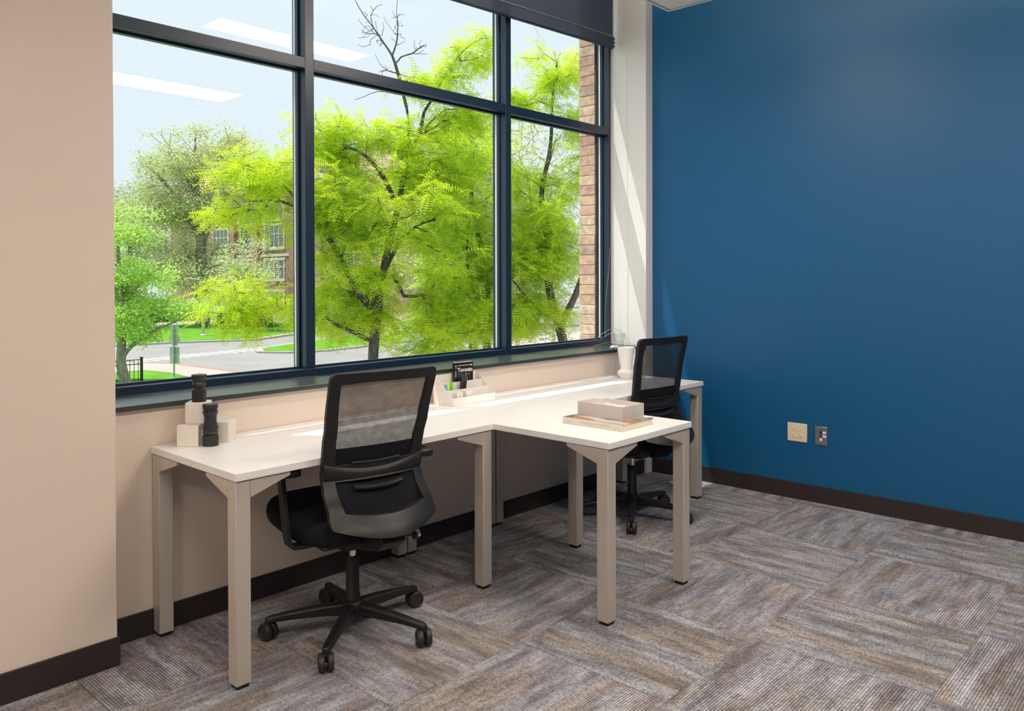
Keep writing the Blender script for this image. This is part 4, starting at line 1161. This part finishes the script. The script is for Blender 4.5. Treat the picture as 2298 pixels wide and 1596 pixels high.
t1.limb([pt(690, 480, D - .8), pt(640, 420, D - .9), pt(590, 385, D - 1), pt(530, 365, D - 1.1), pt(490, 360, D - 1.1)], .018, .008, 1)
rs1 = t1.rs
TT = [blob(rs1, 59, 570, 672, D, 95, 70, .7, clump=7, cr=.24), blob(rs1, 71, 590, 415, D - 1, 105, 80, .7, clump=7, cr=.24), blob(rs1, 186, 850, 470, D, 165, 215, 1.3, clump=7, cr=.24), blob(rs1, 124, 980, 420, D + .5, 115, 170, 1.2, clump=7, cr=.24),
      blob(rs1, 140, 800, 690, D, 125, 120, 1.2, clump=7, cr=.24), blob(rs1, 108, 1000, 650, D + .3, 110, 150, 1.2, clump=7, cr=.24), blob(rs1, 28, 1055, 110, D + .2, 60, 50, .5, clump=7, cr=.24), blob(rs1, 31, 965, 172, D + .2, 50, 28, .4, clump=7, cr=.24), blob(rs1, 62, 770, 320, D - .4, 90, 65, .7, clump=7, cr=.24),
      blob(rs1, 22, 560, 476, D - 1, 70, 22, .3, clump=7, cr=.24), blob(rs1, 93, 775, 470, D - .6, 70, 110, .9, clump=7, cr=.24), blob(rs1, 46, 900, 320, D, 90, 60, .9, clump=7, cr=.24), blob(rs1, 46, 1020, 250, D + .5, 75, 45, .6, clump=7, cr=.24)]
t1.grow(np.concatenate(TT))
leafless = Tree(5, 0.12, 0.004)
leafless.limb([pt(912, 240, D), pt(893, 165, D), pt(880, 125, D), pt(860, 95, D), pt(838, 62, D), pt(815, 32, D), pt(798, 2, D), pt(794, -20, D)], .018, .005)
leafless.limb([pt(880, 125, D), pt(890, 95, D), pt(893, 60, D), pt(890, 25, D), pt(893, -8, D)], .013, .005, 1)
leafless.limb([pt(887, 148, D), pt(900, 128, D), pt(925, 120, D), pt(945, 105, D), pt(958, 100, D)], .010, .005, 1)
leafless.limb([pt(838, 62, D), pt(832, 35, D), pt(845, 15, D), pt(858, 10, D)], .009, .004, 1)
leafless.limb([pt(895, 170, D), pt(925, 175, D), pt(940, 195, D)], .008, .004, 1)
leafless.limb([pt(893, 165, D), pt(868, 158, D), pt(852, 143, D)], .008, .004, 1)
leafless.limb([pt(905, 215, D), pt(850, 205, D), pt(815, 218, D), pt(795, 224, D)], .008, .004, 1)
lt = np.concatenate([blob(leafless.rs, 60, 835, 70, D, 38, 60, .3), blob(leafless.rs, 34, 895, 60, D, 24, 50, .3), blob(leafless.rs, 26, 945, 105, D, 25, 20, .2), blob(leafless.rs, 10, 865, 160, D, 30, 20, .2)])
leafless.grow(lt, False, .25)
tr1 = empty('locust_tree', tuple(b1), label='big yellow-green locust tree in front of the middle pane', cat='tree', group='trees outside the window')
t1.wood('branches', M['bark'], tr1, b1, .0046)
leafless.wood('bare_branches', M['bark'], tr1, b1, .0035)
fronds(t1, 'foliage', M['locust'], tr1, b1, 14, .35, .28)

# second locust, further right
D = 16.0
t2 = Tree(23, 0.18, 0.0045)
b2 = pt(1100, 980, D); b2[2] = GZ
t2.limb([b2, pt(1098, 860, D), pt(1092, 760, D), pt(1094, 660, D), pt(1080, 560, D + .2), pt(1062, 470, D + .4), pt(1055, 380, D + .6), pt(1060, 300, D + .6)], .13, .03)
t2.limb([pt(1094, 680, D), pt(1055, 640, D - .4), pt(1048, 560, D - .5), pt(1055, 480, D - .6)], .05, .015, 1)
t2.limb([pt(1092, 700, D), pt(1150, 620, D), pt(1180, 540, D + .2), pt(1190, 450, D + .2), pt(1180, 380, D)], .06, .012, 1)
rs2 = t2.rs
t2.grow(np.concatenate([blob(rs2, 140, 1040, 380, D + .6, 90, 150, 1.1, clump=7, cr=.24), blob(rs2, 170, 1050, 610, D, 100, 150, 1.2, clump=7, cr=.24), blob(rs2, 93, 1170, 560, D, 70, 130, 1.0, clump=7, cr=.24), blob(rs2, 78, 960, 740, D, 120, 70, 1.0, clump=7, cr=.24), blob(rs2, 46, 1075, 720, D - .5, 50, 50, .6, clump=7, cr=.24)]))
tr2 = empty('locust_tree', tuple(b2), label='second locust tree with slim trunk behind the narrow mullion', cat='tree', group='trees outside the window')
t2.wood('branches', M['bark'], tr2, b2, .0046)
fronds(t2, 'foliage', M['locust2'], tr2, b2, 14, .36, .30)

# third locust behind the right pane
D = 15.0
t3 = Tree(37, 0.17, 0.0045)
b3 = pt(1262, 960, D); b3[2] = GZ
t3.limb([b3, pt(1268, 840, D), pt(1262, 760, D), pt(1245, 700, D), pt(1232, 640, D), pt(1228, 540, D), pt(1215, 440, D + .2), pt(1235, 330, D + .3), pt(1240, 220, D + .3), pt(1250, 140, D + .3)], .15, .016)
t3.limb([pt(1256, 720, D), pt(1200, 690, D - .3), pt(1160, 640, D - .4), pt(1120, 600, D - .4)], .05, .012, 1)
t3.limb([pt(1258, 730, D), pt(1300, 640, D + .2), pt(1330, 520, D + .4), pt(1330, 400, D + .5), pt(1310, 250, D + .4)], .07, .014, 1)
rs3 = t3.rs
t3.grow(np.concatenate([blob(rs3, 49, 1255, 145, D + .3, 62, 55, .6, clump=7, cr=.24), blob(rs3, 28, 1172, 225, D + .2, 40, 38, .5, clump=7, cr=.24), blob(rs3, 35, 1265, 260, D + .3, 60, 60, .8, clump=7, cr=.24), blob(rs3, 49, 1235, 400, D, 90, 70, 1.0, clump=7, cr=.24), blob(rs3, 202, 1225, 560, D, 95, 110, 1.2, clump=7, cr=.24), blob(rs3, 108, 1210, 700, D, 90, 70, 1.0, clump=7, cr=.24), blob(rs3, 40, 1330, 330, D + .5, 40, 200, .8, clump=7, cr=.24)]))
tr3 = empty('locust_tree', tuple(b3), label='locust tree beside the brick pier in the right pane', cat='tree', group='trees outside the window')
t3.wood('branches', M['bark'], tr3, b3, .0044)
fronds(t3, 'foliage', M['locust'], tr3, b3, 13, .33, .26)

# a sparser tree farther back, behind the three locusts
D = 27.0
t4 = Tree(41, 0.35, 0.008)
b4 = pt(1060, 900, D); b4[2] = GZ
t4.limb([b4, pt(1062, 780, D), pt(1066, 640, D), pt(1085, 500, D), pt(1100, 380, D), pt(1110, 280, D)], .20, .03)
t4.limb([pt(1066, 640, D), pt(1150, 520, D), pt(1220, 400, D), pt(1250, 300, D)], .10, .02, 1)
t4.limb([pt(1066, 640, D), pt(980, 520, D), pt(900, 440, D), pt(840, 420, D)], .09, .02, 1)
rs4 = t4.rs
t4.grow(np.concatenate([blob(rs4, 140, 1090, 420, D, 180, 200, 2.5), blob(rs4, 90, 1210, 480, D, 110, 190, 2.0), blob(rs4, 80, 960, 560, D, 150, 140, 2.0), blob(rs4, 50, 1180, 690, D, 150, 70, 2.0)]))
tr4 = empty('background_tree', tuple(b4), label='thin-leaved olive green tree behind the locust trees', cat='tree', group='trees outside the window')
t4.wood('branches', M['bark'], tr4, b4, .008)
leaves(t4, 'foliage', M['olive'], tr4, b4, 46, .15, .38)

# young tree on the near lawn at the left
D = 39.8
t5 = Tree(53, 0.35, 0.012)
b5 = np.array([16.2, 41.13, GZ + .1])
t5.limb([b5, pt(272, 820, D), pt(274, 740, D), pt(268, 620, D), pt(262, 500, D), pt(262, 470, D)], .26, .02)
t5.limb([pt(276, 800, D), pt(297, 775, D), pt(340, 745, D), pt(400, 720, D)], .12, .02, 1)
t5.limb([pt(272, 690, D), pt(310, 640, D), pt(360, 600, D)], .08, .02, 1)
rs5 = t5.rs
t5.grow(np.concatenate([blob(rs5, 80, 320, 720, D, 110, 55, 2.0, clump=8, cr=.55), blob(rs5, 90, 310, 620, D, 95, 85, 2.0, clump=8, cr=.55), blob(rs5, 50, 280, 530, D, 65, 70, 1.6, clump=8, cr=.55), blob(rs5, 26, 400, 690, D, 50, 28, 1.0, clump=8, cr=.55), blob(rs5, 40, 200, 620, D, 70, 160, 2.0, clump=8, cr=.55)]))
tr5 = empty('young_tree', tuple(b5), label='fresh green tree at the far left behind the fence', cat='tree', group='trees outside the window')
t5.wood('branches', M['barkpale'], tr5, b5, .014)
leaves(t5, 'foliage', M['ginkgo'], tr5, b5, 100, .15, .30)

# large old tree across the street
D = 87.9
t6 = Tree(67, 0.8, 0.03)
b6 = np.array([41.5, 84.76, GZ + .1])
t6.limb([b6 + np.array([0, 0, 0]), pt(455, 700, D), pt(454, 640, D), pt(452, 560, D), pt(446, 480, D), pt(440, 400, D), pt(438, 330, D), pt(440, 280, D)], .85, .02)
t6.limb([pt(452, 560, D), pt(480, 480, D), pt(520, 430, D), pt(560, 400, D)], .35, .06, 1)
t6.limb([pt(450, 540, D), pt(400, 450, D), pt(350, 390, D), pt(310, 360, D)], .35, .06, 1)
t6.limb([pt(446, 480, D), pt(480, 400, D), pt(500, 340, D), pt(515, 300, D)], .22, .05, 1)
t6.limb([pt(446, 460, D), pt(410, 380, D), pt(380, 330, D), pt(360, 300, D)], .22, .05, 1)
rs6 = t6.rs
t6.grow(np.concatenate([blob(rs6, 150, 430, 370, D, 115, 100, 4.5, clump=5, cr=1.1), blob(rs6, 110, 360, 470, D, 100, 90, 4.5, clump=5, cr=1.1), blob(rs6, 60, 500, 470, D, 75, 80, 4.0, clump=5, cr=1.1), blob(rs6, 90, 420, 590, D, 110, 70, 4.0, clump=5, cr=1.1), blob(rs6, 36, 520, 330, D, 35, 45, 2.0, clump=5, cr=1.1), blob(rs6, 40, 540, 600, D - 8, 60, 55, 3.0, clump=5, cr=1.1)]))
tr6 = empty('old_tree', tuple(b6), label='tall olive tree with thick trunk behind the street light', cat='tree', group='trees outside the window')
t6.wood('branches', M['barkgrey'], tr6, b6, .028)
leaves(t6, 'foliage', M['olive'], tr6, b6, 110, .26, .65)

# pale tree far behind at the left edge
D = 150.0
t7 = Tree(71, 1.2, 0.04)
b7 = pt(290, 745, D); b7[2] = GZ
t7.limb([b7, pt(290, 650, D), pt(292, 560, D), pt(296, 470, D), pt(300, 420, D)], .6, .03)
t7.grow(np.concatenate([blob(t7.rs, 130, 300, 500, D, 90, 110, 5.0), blob(t7.rs, 60, 360, 590, D, 90, 70, 5.0)]))
tr7 = empty('distant_tree', tuple(b7), label='pale hazy tree farthest back at the left edge', cat='tree', group='trees outside the window')
t7.wood('branches', M['barkgrey'], tr7, b7, .03)
leaves(t7, 'foliage', M['olive2'], tr7, b7, 70, .5, 1.3)

# clipped hedges across the street
def hedge(x0, y0, x1, y1, h, wd, label, seed):
    h_ = empty('hedge', (x0, y0, GZ), math.atan2(y1 - y0, x1 - x0), label=label, cat='hedge', group='hedges across the street')
    L = math.hypot(x1 - x0, y1 - y0); rs = np.random.RandomState(seed)
    MB().box(0, L, -wd * .42, wd * .42, 0, h * .9).build('hedge_core', M['hedge'], h_)
    n = int(L * 520); P = np.stack([rs.rand(n) * L, rs.normal(0, wd * .36, n), h * (rs.rand(n) ** .6)], 1)
    P[:, 2] += .12 * np.sin(P[:, 0] * 1.7)
    T = np.array([(-.5, 0, 0), (0, .34, .05), (.5, 0, 0), (0, -.34, .05)])
    Rm = rot_frames(rs, n, rs.normal(0, 1, (n, 3)), .9, .1); sz = .26 * rs.uniform(.6, 1.2, n)
    V = np.einsum('nij,vj->nvi', Rm, T) * sz[:, None, None] + P[:, None, :]
    np_mesh('foliage', V.reshape(-1, 3), (np.array([[0, 1, 2, 3]])[None] + (np.arange(n) * 4)[:, None, None]).reshape(-1, 4), M['hedge'], h_)
hedge(38, 97.5, 49, 99, 2.0, 1.6, 'clipped dark hedge left of the big trunk', 1)
hedge(28, 93.5, 37.5, 97, 2.2, 1.8, 'dark hedge behind the fresh green tree', 2)
hedge(45.5, 78, 46.5, 90, 1.7, 1.5, 'dark hedge along the foot of the brick building', 3)
